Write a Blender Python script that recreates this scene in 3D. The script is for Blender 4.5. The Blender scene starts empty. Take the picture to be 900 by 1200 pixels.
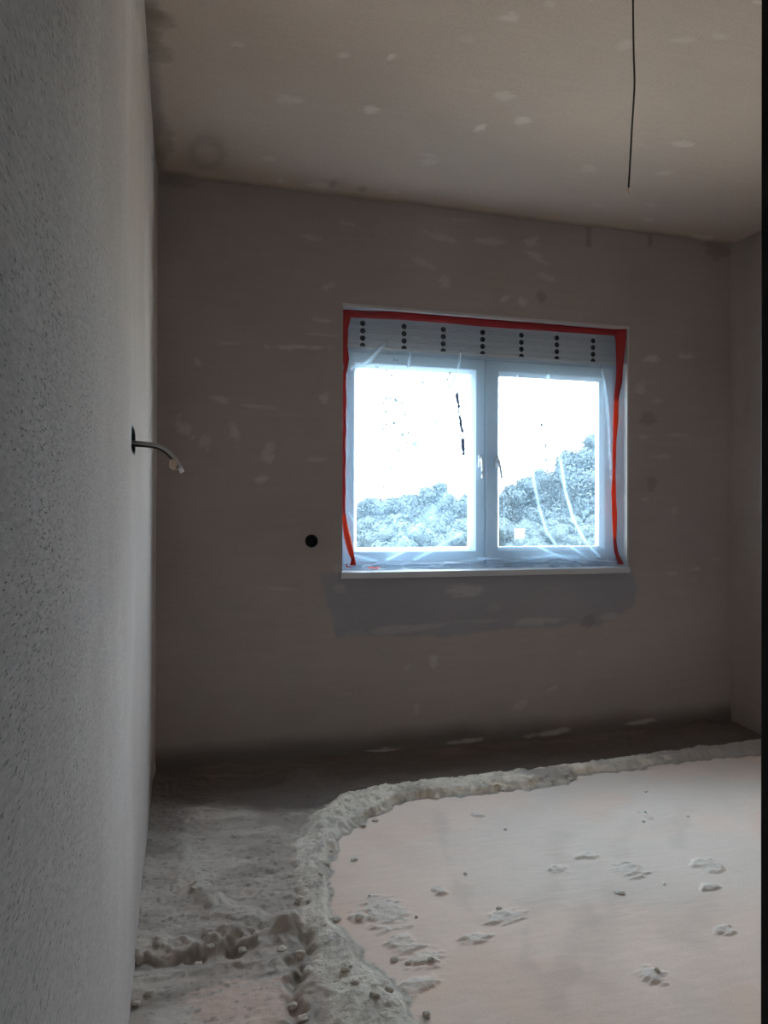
import bpy, bmesh, math, random
import numpy as np
from mathutils import Vector, Matrix

# ------------------------------------------------------------------ camera, sky, light, exposure
SC = bpy.context.scene
COL = SC.collection
F_PX = 861.2                                   # focal length in pixels of the 900 x 1200 frame
CAM = np.array([0.112, 0.0, 1.190])            # left wall is x=0, floor z=0, window wall y=3.611
YAW, PITCH, ROLL = 0.27196, 0.00519, 0.00337
_f = np.array([math.sin(YAW) * math.cos(PITCH), math.cos(YAW) * math.cos(PITCH), math.sin(PITCH)])
_r0 = np.array([math.cos(YAW), -math.sin(YAW), 0.0])
_u0 = np.cross(_r0, _f)
_r = math.cos(ROLL) * _r0 + math.sin(ROLL) * _u0
_u = -math.sin(ROLL) * _r0 + math.cos(ROLL) * _u0
cd = bpy.data.cameras.new('camera')
cam = bpy.data.objects.new('camera', cd); COL.objects.link(cam)
cd.sensor_fit = 'VERTICAL'; cd.sensor_height = 36.0; cd.lens = F_PX / 1200 * 36.0
cd.clip_start = 0.02; cd.clip_end = 500
cam.matrix_world = Matrix(((_r[0], _u[0], -_f[0], CAM[0]), (_r[1], _u[1], -_f[1], CAM[1]),
                           (_r[2], _u[2], -_f[2], CAM[2]), (0, 0, 0, 1)))
SC.camera = cam

SKY_STRENGTH = 7.0
world = bpy.data.worlds.new('hazy_sky'); SC.world = world; world.use_nodes = True
wt = world.node_tree; wt.nodes.clear()
w_out = wt.nodes.new('ShaderNodeOutputWorld'); w_bg = wt.nodes.new('ShaderNodeBackground')
w_tc = wt.nodes.new('ShaderNodeTexCoord'); w_sep = wt.nodes.new('ShaderNodeSeparateXYZ'); w_ramp = wt.nodes.new('ShaderNodeValToRGB')
w_ramp.color_ramp.elements[0].position = 0.0; w_ramp.color_ramp.elements[0].color = (0.86, 0.945, 1.0, 1)
w_ramp.color_ramp.elements[1].position = 0.75; w_ramp.color_ramp.elements[1].color = (0.74, 0.87, 1.0, 1)
wt.links.new(w_tc.outputs['Generated'], w_sep.inputs[0]); wt.links.new(w_sep.outputs['Z'], w_ramp.inputs[0])
wt.links.new(w_ramp.outputs[0], w_bg.inputs['Color']); w_bg.inputs['Strength'].default_value = SKY_STRENGTH
wt.links.new(w_bg.outputs[0], w_out.inputs['Surface'])

SC.view_settings.view_transform = 'Standard'; SC.view_settings.look = 'None'
SC.view_settings.exposure = 1.45; SC.view_settings.gamma = 1.0
SC.view_settings.use_curve_mapping = False
SC.cycles.max_bounces = 16; SC.cycles.diffuse_bounces = 8; SC.cycles.transparent_max_bounces = 24

# sun high behind the house: it lights the ground and trees outside, never the room directly
sd_ = bpy.data.lights.new('sun', 'SUN'); sd_.energy = 22.0; sd_.angle = math.radians(3); sd_.color = (1.0, 0.96, 0.90)
sun = bpy.data.objects.new('sun', sd_); COL.objects.link(sun); sun.rotation_euler = (math.radians(33), 0, math.radians(-25))

# window opening in the far wall (y = D)
D, W, H = 3.611, 3.252, 2.80
WX0, WX1, WZ0, WZ1 = 0.902, 2.538, 0.905, 2.246
FRONT_Y = 0.86                                  # room-side face of the wall with the doorway
portal = bpy.data.lights.new('window_portal', 'AREA'); portal.shape = 'RECTANGLE'
portal.size = WX1 - WX0; portal.size_y = WZ1 - WZ0; portal.cycles.is_portal = True
po = bpy.data.objects.new('window_portal', portal); COL.objects.link(po)
po.location = ((WX0 + WX1) / 2, 3.90, (WZ0 + WZ1) / 2); po.rotation_euler = (math.radians(-90), 0, 0)

# ------------------------------------------------------------------ helpers
def at(px, py, y=None, x=None, z=None):
    """World point where the line of sight through a pixel of the 900 x 1200 frame meets a wall, floor or ceiling plane."""
    v = (px - 450) / F_PX * _r + (600 - py) / F_PX * _u + _f
    if y is not None: t = (y - CAM[1]) / v[1]
    elif x is not None: t = (x - CAM[0]) / v[0]
    else: t = (z - CAM[2]) / v[2]
    return CAM + v * t

def back(px, py): p = at(px, py, y=D); return p[0], p[2]
def floorp(px, py): p = at(px, py, z=0.0); return p[0], p[1]
def ceilp(px, py): p = at(px, py, z=H); return p[0], p[1]

_tabs = {}
def vnoise(x, y, seed=0):
    if seed not in _tabs: _tabs[seed] = np.random.RandomState(seed + 11).rand(256, 256)
    T = _tabs[seed]
    xi, yi = np.floor(x).astype(int), np.floor(y).astype(int)
    fx, fy = x - xi, y - yi
    fx = fx * fx * (3 - 2 * fx); fy = fy * fy * (3 - 2 * fy)
    a, b, c, d = xi & 255, yi & 255, (xi + 1) & 255, (yi + 1) & 255
    return (T[a, b] * (1 - fx) + T[c, b] * fx) * (1 - fy) + (T[a, d] * (1 - fx) + T[c, d] * fx) * fy

def fbm(x, y, octaves=4, seed=0, gain=0.5):
    s, amp, tot, fr = 0, 1.0, 0, 1.0
    for o in range(octaves):
        s = s + amp * vnoise(x * fr + 17.3 * o, y * fr + 5.1 * o, seed + o); tot += amp; amp *= gain; fr *= 2.03
    return s / tot

def sstep(a, b, x):
    t = np.clip((x - a) / (b - a), 0, 1); return t * t * (3 - 2 * t)

def seg_dist(X, Y, pts):
    best = np.full(X.shape, 1e9)
    for (x0, y0), (x1, y1) in zip(pts[:-1], pts[1:]):
        dx, dy = x1 - x0, y1 - y0; L = dx * dx + dy * dy + 1e-12
        t = np.clip(((X - x0) * dx + (Y - y0) * dy) / L, 0, 1)
        best = np.minimum(best, np.hypot(X - x0 - t * dx, Y - y0 - t * dy))
    return best

def inside(X, Y, poly):
    r = np.zeros(X.shape, bool); n = len(poly)
    for i in range(n):
        x0, y0 = poly[i]; x1, y1 = poly[(i + 1) % n]
        c = ((y0 > Y) != (y1 > Y))
        with np.errstate(divide='ignore', invalid='ignore'):
            r ^= c & (X < (x1 - x0) * (Y - y0) / (y1 - y0 + 1e-12) + x0)
    return r

def link(name, me, mats, parent=None, smooth=False):
    o = bpy.data.objects.new(name, me); COL.objects.link(o)
    for m in (mats if isinstance(mats, (list, tuple)) else [mats]): me.materials.append(m)
    if parent is not None: o.parent = parent
    if smooth: me.polygons.foreach_set('use_smooth', [True] * len(me.polygons))
    return o

def from_bm(name, bm, mats, parent=None, smooth=False):
    me = bpy.data.meshes.new(name); bmesh.ops.recalc_face_normals(bm, faces=bm.faces[:]); bm.to_mesh(me); bm.free()
    return link(name, me, mats, parent, smooth)

def tag(o, label=None, cat=None, group=None, kind=None):
    if label: o['label'] = label
    if cat: o['category'] = cat
    if group: o['group'] = group
    if kind: o['kind'] = kind
    return o

def empty(name, loc=(0, 0, 0)):
    o = bpy.data.objects.new(name, None); COL.objects.link(o); o.location = loc; o.empty_display_size = 0.1
    return o

def box(bm, lo, hi, bevel=0.0):
    vs = bmesh.ops.create_cube(bm, size=1.0)['verts']
    c = [(a + b) / 2 for a, b in zip(lo, hi)]; s = [b - a for a, b in zip(lo, hi)]
    for v in vs: v.co = Vector((c[0] + v.co.x * s[0], c[1] + v.co.y * s[1], c[2] + v.co.z * s[2]))
    if bevel:
        es = list({e for v in vs for e in v.link_edges})
        bmesh.ops.bevel(bm, geom=es, offset=bevel, segments=2, profile=0.5, affect='EDGES')

def tube(bm, pts, rad, n=10, flat=1.0, up=(0, 0, 1)):
    pts = [Vector(p) for p in pts]; rings = []
    for i, p in enumerate(pts):
        t = (pts[min(i + 1, len(pts) - 1)] - pts[max(i - 1, 0)]).normalized()
        a = t.cross(Vector(up));  a = a.normalized() if a.length > 1e-5 else Vector((1, 0, 0))
        b = t.cross(a).normalized(); r = rad[i] if isinstance(rad, (list, tuple)) else rad
        rings.append([bm.verts.new(p + a * (math.cos(2 * math.pi * k / n) * r) + b * (math.sin(2 * math.pi * k / n) * r * flat)) for k in range(n)])
    for r0, r1 in zip(rings[:-1], rings[1:]):
        for k in range(n): bm.faces.new((r0[k], r0[(k + 1) % n], r1[(k + 1) % n], r1[k]))
    bm.faces.new(rings[0]); bm.faces.new(rings[-1][::-1])

def smooth_path(pts, n=8):
    P = [Vector(p) for p in pts]; out = []
    for i in range(len(P) - 1):
        p0, p1, p2, p3 = P[max(i - 1, 0)], P[i], P[i + 1], P[min(i + 2, len(P) - 1)]
        for k in range(n):
            t = k / n
            out.append(0.5 * ((2 * p1) + (p2 - p0) * t + (2 * p0 - 5 * p1 + 4 * p2 - p3) * t * t + (3 * p1 - p0 - 3 * p2 + p3) * t ** 3))
    return out + [P[-1]]

def rect_ring(bm, x0, x1, z0, z1, prof):
    """Mitred frame: prof = (inset, y) pairs lofted round the rectangle and closed."""
    loops = [[bm.verts.new(c) for c in ((x0 + i, y, z0 + i), (x1 - i, y, z0 + i), (x1 - i, y, z1 - i), (x0 + i, y, z1 - i))] for i, y in prof]
    for a, b in zip(loops, loops[1:] + loops[:1]):
        for k in range(4): bm.faces.new((a[k], a[(k + 1) % 4], b[(k + 1) % 4], b[k]))

def lines(*stops):
    """lines(0, n, 1, m, 2): n cells from 0 to 1, m cells from 1 to 2."""
    out = [np.array([stops[0]])]
    for i in range(1, len(stops), 2): out.append(np.linspace(out[-1][-1], stops[i + 1], int(stops[i]) + 1)[1:])
    return np.concatenate(out)

def cells(a, b, size): return max(1, int(round((b - a) / size)))

def grid(name, us, vs, shape, mat, keep=None, holes=(), attrs=None, flip=False, parent=None, smooth=True):
    """A surface of small cells. shape(U, V) gives the points, keep(u, v) drops cells, holes = (u, v, half_u, half_v, radius_u, radius_v, power) cut-outs."""
    U, V = np.meshgrid(us, vs, indexing='ij'); nu, nv = U.shape
    uc, vc = np.meshgrid((us[1:] + us[:-1]) / 2, (vs[1:] + vs[:-1]) / 2, indexing='ij')
    k = np.ones(uc.shape, bool) if keep is None else keep(uc, vc)
    for hu, hv, ha, hb, ra, rb, pw in holes: k &= ~((abs(uc - hu) < ha) & (abs(vc - hv) < hb))
    idx = np.arange(nu * nv).reshape(nu, nv)
    q = np.stack([idx[:-1, :-1], idx[1:, :-1], idx[1:, 1:], idx[:-1, 1:]], -1)[k]
    if flip: q = q[:, ::-1]
    uf, vf = U.ravel(), V.ravel(); extra = []; eu, ev = [], []; tot = nu * nv
    for hu, hv, ha, hb, ra, rb, pw in holes:
        i0, i1 = np.argmin(abs(us - hu + ha)), np.argmin(abs(us - hu - ha)); j0, j1 = np.argmin(abs(vs - hv + hb)), np.argmin(abs(vs - hv - hb))
        b = [(i, j0) for i in range(i0, i1)] + [(i1, j) for j in range(j0, j1)] + [(i, j1) for i in range(i1, i0, -1)] + [(i0, j) for j in range(j1, j0, -1)]
        n = len(b)
        for i, j in b:
            du, dv = (us[i] - hu) / ha, (vs[j] - hv) / hb; L = (abs(du) ** pw + abs(dv) ** pw) ** (1 / pw); eu.append(hu + du / L * ra); ev.append(hv + dv / L * rb)
        for m in range(n):
            a, c = idx[b[m]], idx[b[(m + 1) % n]]; f = (a, c, tot + (m + 1) % n, tot + m)
            extra.append(f[::-1] if flip else f)
        tot += n
    uf, vf = np.concatenate([uf, eu]), np.concatenate([vf, ev])
    pts = shape(uf, vf)
    faces = np.concatenate([q, np.array(extra, int).reshape(-1, 4)]) if extra else q
    me = bpy.data.meshes.new(name)
    me.vertices.add(len(pts)); me.vertices.foreach_set('co', np.asarray(pts, np.float32).ravel())
    nf = len(faces); me.loops.add(nf * 4); me.loops.foreach_set('vertex_index', faces.ravel().astype(np.int32))
    me.polygons.add(nf); me.polygons.foreach_set('loop_start', np.arange(0, nf * 4, 4, dtype=np.int32))
    me.update(calc_edges=True)
    for an, fn in (attrs or {}).items():
        val = np.asarray(fn(uf, vf), np.float32)
        if val.ndim == 1: me.attributes.new(an, 'FLOAT', 'POINT').data.foreach_set('value', val)
        else:
            c4 = np.ones((len(val), 4), np.float32); c4[:, :3] = val
            me.attributes.new(an, 'FLOAT_COLOR', 'POINT').data.foreach_set('color', c4.ravel())
    bm = bmesh.new(); bm.from_mesh(me); bmesh.ops.delete(bm, geom=[v for v in bm.verts if not v.link_faces], context='VERTS'); bm.to_mesh(me); bm.free()
    return link(name, me, mat, parent, smooth)

# ------------------------------------------------------------------ materials
def newmat(name):
    m = bpy.data.materials.new(name); m.use_nodes = True
    nt = m.node_tree; b = nt.nodes['Principled BSDF']
    return m, nt, b

def simple(name, col, rough=0.5, spec=0.5, metal=0.0):
    m, nt, b = newmat(name)
    b.inputs['Base Color'].default_value = (*col, 1); b.inputs['Roughness'].default_value = rough
    b.inputs['Specular IOR Level'].default_value = spec; b.inputs['Metallic'].default_value = metal
    return m

def N(nt, t, **kw):
    n = nt.nodes.new(t)
    for k, v in kw.items(): setattr(n, k, v)
    return n

def noise(nt, vec, scale, detail=4, rough=0.6):
    n = N(nt, 'ShaderNodeTexNoise'); n.inputs['Scale'].default_value = scale; n.inputs['Detail'].default_value = detail; n.inputs['Roughness'].default_value = rough
    nt.links.new(vec, n.inputs['Vector']); return n.outputs['Fac']

def ramp(nt, val, a, b, c0=(0, 0, 0), c1=(1, 1, 1)):
    n = N(nt, 'ShaderNodeValToRGB'); n.color_ramp.elements[0].position = a; n.color_ramp.elements[1].position = b
    n.color_ramp.elements[0].color = (*c0, 1); n.color_ramp.elements[1].color = (*c1, 1)
    nt.links.new(val, n.inputs[0]); return n.outputs[0]

def math_(nt, op, a, b=None):
    n = N(nt, 'ShaderNodeMath', operation=op)
    for i, v in enumerate((a, b)):
        if v is None: continue
        if isinstance(v, (int, float)): n.inputs[i].default_value = v
        else: nt.links.new(v, n.inputs[i])
    return n.outputs[0]

def mixc(nt, fac, a, b, blend='MIX'):
    n = N(nt, 'ShaderNodeMix', data_type='RGBA', blend_type=blend)
    for s, v in ((0, fac), (6, a), (7, b)):
        if isinstance(v, (int, float)): n.inputs[s].default_value = v
        elif isinstance(v, tuple): n.inputs[s].default_value = (*v, 1)
        else: nt.links.new(v, n.inputs[s])
    return n.outputs[2]

def plaster(name, base, attr=None, stretch=(1, 1, 1), var=0.10, pores=0.0, bump=0.004, fine=220.0, gstretch=(1, 1, 1), gk=0.30, relief=0.0):
    """Rendered plaster: mottled colour, fine sand grain, horizontal darby marks, optional open pores."""
    m, nt, b = newmat(name); L = nt.links
    tc = N(nt, 'ShaderNodeTexCoord'); mp = N(nt, 'ShaderNodeMapping'); mp.inputs['Scale'].default_value = stretch
    L.new(tc.outputs['Object'], mp.inputs[0]); vec = mp.outputs[0]; obj = tc.outputs['Object']
    if attr:
        a = N(nt, 'ShaderNodeAttribute', attribute_name=attr); col = a.outputs['Color']
    else: col = base
    big = noise(nt, obj, 1.6, 5, 0.6); mg = N(nt, 'ShaderNodeMapping'); mg.inputs['Scale'].default_value = gstretch; L.new(obj, mg.inputs[0]); grain = noise(nt, mg.outputs[0], fine, 3, 0.7); streak = noise(nt, vec, 14.0, 5, 0.65)
    k = math_(nt, 'ADD', math_(nt, 'MULTIPLY', math_(nt, 'SUBTRACT', big, 0.5), var * 2.2), 1.0)
    k = math_(nt, 'ADD', k, math_(nt, 'MULTIPLY', math_(nt, 'SUBTRACT', streak, 0.5), var * 1.6))
    k = math_(nt, 'ADD', k, math_(nt, 'MULTIPLY', math_(nt, 'SUBTRACT', grain, 0.5), gk))
    comb = N(nt, 'ShaderNodeCombineColor'); [L.new(k, comb.inputs[i]) for i in range(3)]
    c = mixc(nt, 1.0, col, comb.outputs[0], 'MULTIPLY')
    h = math_(nt, 'ADD', math_(nt, 'MULTIPLY', grain, 0.5), math_(nt, 'MULTIPLY', streak, 0.7))
    if pores:
        mp2 = N(nt, 'ShaderNodeMapping'); mp2.inputs['Scale'].default_value = (1, 0.24, 1.0)
        L.new(obj, mp2.inputs[0])
        pv = noise(nt, mp2.outputs[0], 390.0, 2, 0.6); where = noise(nt, obj, 5.0, 3, 0.6)
        rough_side = N(nt, 'ShaderNodeAttribute', attribute_name='coarse').outputs['Fac']
        th = math_(nt, 'ADD', pv, math_(nt, 'ADD', math_(nt, 'MULTIPLY', math_(nt, 'SUBTRACT', where, 0.5), 0.16), math_(nt, 'MULTIPLY', math_(nt, 'SUBTRACT', rough_side, 1.0), 0.10)))
        hole = ramp(nt, th, 0.635, 0.69)
        c = mixc(nt, math_(nt, 'MULTIPLY', hole, pores), c, (0.10, 0.095, 0.09))
        h = math_(nt, 'SUBTRACT', h, math_(nt, 'MULTIPLY', hole, 1.6))
    if relief:                                                   # crusty relief where the surface is broken
        rg = N(nt, 'ShaderNodeAttribute', attribute_name='crusty').outputs['Fac']
        cr = math_(nt, 'ADD', noise(nt, obj, 75.0, 8, 0.72), math_(nt, 'MULTIPLY', ramp(nt, noise(nt, obj, 38.0, 4, 0.6), .50, .56), .35))
        h = math_(nt, 'ADD', h, math_(nt, 'MULTIPLY', math_(nt, 'MULTIPLY', cr, rg), relief))
    bp = N(nt, 'ShaderNodeBump'); bp.inputs['Strength'].default_value = 0.8; bp.inputs['Distance'].default_value = bump
    L.new(h, bp.inputs['Height']); L.new(bp.outputs[0], b.inputs['Normal'])
    L.new(c, b.inputs['Base Color']); b.inputs['Roughness'].default_value = 0.92; b.inputs['Specular IOR Level'].default_value = 0.15
    return m

M = {}
M['back'] = plaster('grey_brown_plaster', (0.4, 0.36, 0.33), 'tint', (0.30, 1, 3.4), 0.11, 0, 0.0014, 180.0, (.5, 1, 1.5), 0.45)
M['left'] = plaster('sandy_grey_plaster', (0.5, 0.48, 0.46), 'tint', (1, 0.35, 2.6), 0.08, 0.6, 0.0016, 300.0, (1, .22, 1), 0.95)
M['right'] = plaster('right_plaster', (0.40, 0.345, 0.315), None, (1, 0.4, 3.0), 0.10, 0, 0.0012)
M['ceiling'] = plaster('ceiling_plaster', (0.5, 0.45, 0.4), 'tint', (0.30, 3.2, 1), 0.08, 0, 0.0018, 160.0, (.5, 1.6, 1), 0.5)
M['hall'] = plaster('hall_plaster', (0.30, 0.28, 0.26))
M['lining'] = plaster('reveal_plaster', (0.55, 0.58, 0.62), None, (1, 1, 1), 0.05, 0, 0.0006)
M['floor'] = plaster('dusty_screed_and_mortar', (0.5, 0.45, 0.4), 'tint', (0.6, 3.0, 1), 0.11, 0, 0.0022, 200.0, relief=3.2)
M['mortar'] = plaster('loose_mortar', (0.66, 0.59, 0.51), None, (1, 1, 1), 0.15, 0, 0.002, 160.0)
M['chip'] = plaster('white_plaster_chip', (0.86, 0.83, 0.78), None, (1, 1, 1), 0.05, 0, 0.001, 160.0)
M['pvc'] = simple('white_plastic_with_glare', (0.50, 0.65, 0.80), 0.30, 0.5)  # blue glare over the white plastic is put into its colour
M['bead'] = simple('white_corner_profile', (0.50, 0.49, 0.50), 0.5, 0.3)
M['strip'] = simple('grey_hollow_profile', (0.66, 0.69, 0.73), 0.45, 0.4)
M['hole_shade'] = simple('dark_shade_in_holes', (0.03, 0.035, 0.05), 0.7, 0.2)  # shade inside the strip's holes, put into a dark colour
M['sill'] = simple('off_white_sill_board', (0.56, 0.56, 0.58), 0.3, 0.5)
M['metal'] = simple('handle_metal', (0.62, 0.66, 0.72), 0.3, 0.5, 0.4)
M['black'] = simple('black_box_plastic', (0.012, 0.012, 0.014), 0.45, 0.4)
M['cable'] = simple('grey_cable_sheath', (0.50, 0.50, 0.50), 0.4, 0.4)
M['darkwire'] = simple('dark_wire_insulation', (0.035, 0.028, 0.022), 0.5, 0.3)
M['copper'] = simple('bare_wire_end', (0.75, 0.62, 0.45), 0.35, 0.5, 0.6)
M['cream'] = simple('cream_terminal', (0.72, 0.56, 0.44), 0.4, 0.4)
M['tipwhite'] = simple('white_wire_tip', (0.75, 0.75, 0.76), 0.4, 0.4)
M['doorframe'] = simple('black_door_frame_paint', (0.012, 0.012, 0.011), 0.6, 0.15)

def leafmat(name, c):
    m, nt, b = newmat(name); tc = N(nt, 'ShaderNodeTexCoord')
    f = noise(nt, tc.outputs['Object'], 0.9, 4, 0.6)
    nt.links.new(mixc(nt, f, tuple(x * 0.8 for x in c), tuple(min(1, x * 1.2) for x in c)), b.inputs['Base Color'])
    b.inputs['Roughness'].default_value = 0.7; b.inputs['Specular IOR Level'].default_value = 0.2
    return m
M['leaf'] = leafmat('dull_green_leaves', (0.013, 0.024, 0.032))
M['leafpale'] = leafmat('pale_green_leaves', (0.024, 0.038, 0.045))
M['bark'] = leafmat('grey_bark', (0.08, 0.07, 0.06))
M['grass'] = leafmat('pale_sandy_ground', (0.36, 0.34, 0.30))
M['shed'] = simple('white_shed_boards', (0.75, 0.75, 0.73), 0.7)
M['roof'] = simple('grey_roof_sheet', (0.22, 0.23, 0.25), 0.7)

# clear pane: thin, lets light straight through
m, nt, b = newmat('clear_pane'); nt.nodes.remove(b); L = nt.links
tr = N(nt, 'ShaderNodeBsdfTransparent'); tr.inputs[0].default_value = (0.93, 0.97, 0.98, 1)
gl = N(nt, 'ShaderNodeBsdfGlossy'); gl.inputs['Roughness'].default_value = 0.02
fr = N(nt, 'ShaderNodeFresnel'); fr.inputs[0].default_value = 1.25
mx = N(nt, 'ShaderNodeMixShader'); L.new(fr.outputs[0], mx.inputs[0]); L.new(tr.outputs[0], mx.inputs[1]); L.new(gl.outputs[0], mx.inputs[2])
L.new(mx.outputs[0], nt.nodes['Material Output'].inputs['Surface']); M['pane'] = m

# polythene sheet: mostly clear, milky where it is folded or smeared, with specks of dirt and darker fold lines put into the same mask
m, nt, b = newmat('clear_polythene'); nt.nodes.remove(b); L = nt.links
tr = N(nt, 'ShaderNodeBsdfTransparent'); tr.inputs[0].default_value = (0.95, 0.98, 1.0, 1)
tl = N(nt, 'ShaderNodeBsdfTranslucent'); tl.inputs[0].default_value = (0.47, 0.75, 1.0, 1)
df = N(nt, 'ShaderNodeBsdfDiffuse'); df.inputs[0].default_value = (0.85, 0.9, 0.95, 1)
g2 = N(nt, 'ShaderNodeBsdfGlossy'); g2.inputs['Roughness'].default_value = 0.18
milk = N(nt, 'ShaderNodeMixShader'); milk.inputs[0].default_value = 0.55; L.new(tl.outputs[0], milk.inputs[1]); L.new(df.outputs[0], milk.inputs[2])
milk2 = N(nt, 'ShaderNodeMixShader'); milk2.inputs[0].default_value = 0.15; L.new(milk.outputs[0], milk2.inputs[1]); L.new(g2.outputs[0], milk2.inputs[2])
den = N(nt, 'ShaderNodeAttribute', attribute_name='milky'); drt = N(nt, 'ShaderNodeAttribute', attribute_name='dirt')  # 'dirt' also holds the darker lines where folds dim the sky
mx = N(nt, 'ShaderNodeMixShader'); L.new(den.outputs['Fac'], mx.inputs[0]); L.new(tr.outputs[0], mx.inputs[1]); L.new(milk2.outputs[0], mx.inputs[2])
dd = N(nt, 'ShaderNodeBsdfTranslucent'); L.new(ramp(nt, drt.outputs['Fac'], .3, .7, (.075, .10, .12), (.006, .007, .012)), dd.inputs[0]); opaque = ramp(nt, drt.outputs['Fac'], .12, .22)
mx2 = N(nt, 'ShaderNodeMixShader'); L.new(opaque, mx2.inputs[0]); L.new(mx.outputs[0], mx2.inputs[1]); L.new(dd.outputs[0], mx2.inputs[2])
L.new(mx2.outputs[0], nt.nodes['Material Output'].inputs['Surface']); M['film'] = m

# red tape: lets some light through; orange glow of the backlit stretches is put into the colour
m, nt, b = newmat('red_tape'); nt.nodes.remove(b); L = nt.links
lay = N(nt, 'ShaderNodeAttribute', attribute_name='backlit')
c1 = mixc(nt, lay.outputs['Fac'], (0.42, 0.012, 0.024), (0.90, 0.10, 0.02))
d1 = N(nt, 'ShaderNodeBsdfDiffuse'); t1 = N(nt, 'ShaderNodeBsdfTranslucent'); L.new(c1, d1.inputs[0]); L.new(c1, t1.inputs[0])
s1 = N(nt, 'ShaderNodeMixShader'); s1.inputs[0].default_value = 0.28; L.new(d1.outputs[0], s1.inputs[1]); L.new(t1.outputs[0], s1.inputs[2])
g1 = N(nt, 'ShaderNodeBsdfGlossy'); g1.inputs['Roughness'].default_value = 0.3
s2 = N(nt, 'ShaderNodeMixShader'); s2.inputs[0].default_value = 0.05; L.new(s1.outputs[0], s2.inputs[1]); L.new(g1.outputs[0], s2.inputs[2])
L.new(s2.outputs[0], nt.nodes['Material Output'].inputs['Surface']); M['tape'] = m

# ------------------------------------------------------------------ painting helpers (stains, smears and patches, some with light put into the tint)
def lerp(col, mask, c): return col + (np.asarray(c) - col) * np.clip(mask, 0, 1)[:, None]

def smear(X, Y, cx, cy, rx, ry, ang=0.0, seed=0, fray=0.55, streak=(9, 30)):
    """A trowel smear with frayed edges."""
    ca, sa = math.cos(ang), math.sin(ang); dx, dy = X - cx, Y - cy
    u, v = (dx * ca + dy * sa) / rx, (-dx * sa + dy * ca) / ry
    r = np.hypot(u, v); out = np.zeros(X.shape); s = r < 2.2
    n = fbm((dx[s] * ca + dy[s] * sa) * streak[0] * 2 + seed * 3.7, (-dx[s] * sa + dy[s] * ca) * streak[1] * 2 + seed, 3, seed % 7)
    out[s] = sstep(1.15, 0.55, r[s] + (n - 0.5) * 2 * fray)
    return out

# ------------------------------------------------------------------ setting: window wall
def back_shape(x, z):
    dep = 0.004 * (fbm(x * 1.7, z * 1.7, 3, 3) - 0.5)
    edge = np.minimum(np.minimum(abs(x - WX0) + 10 * ((z < WZ0) | (z > WZ1)), abs(x - WX1) + 10 * ((z < WZ0) | (z > WZ1))),
                      np.minimum(abs(z - WZ0), abs(z - WZ1)) + 10 * ((x < WX0) | (x > WX1)))
    dep = dep * sstep(0.0, 0.12, edge)
    # thicker patch of filler under the sill and a ragged foot of mortar
    px0, pz0 = back(385, 745); px1, pz1 = back(745, 735)
    foot = sstep(0.10, 0.0, z + 0.03 * fbm(x * 9, z * 9, 3, 5)) * fbm(x * 12, z * 12, 3, 8) * 0.02
    return np.stack([x, D + dep - foot, z], -1)

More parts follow.
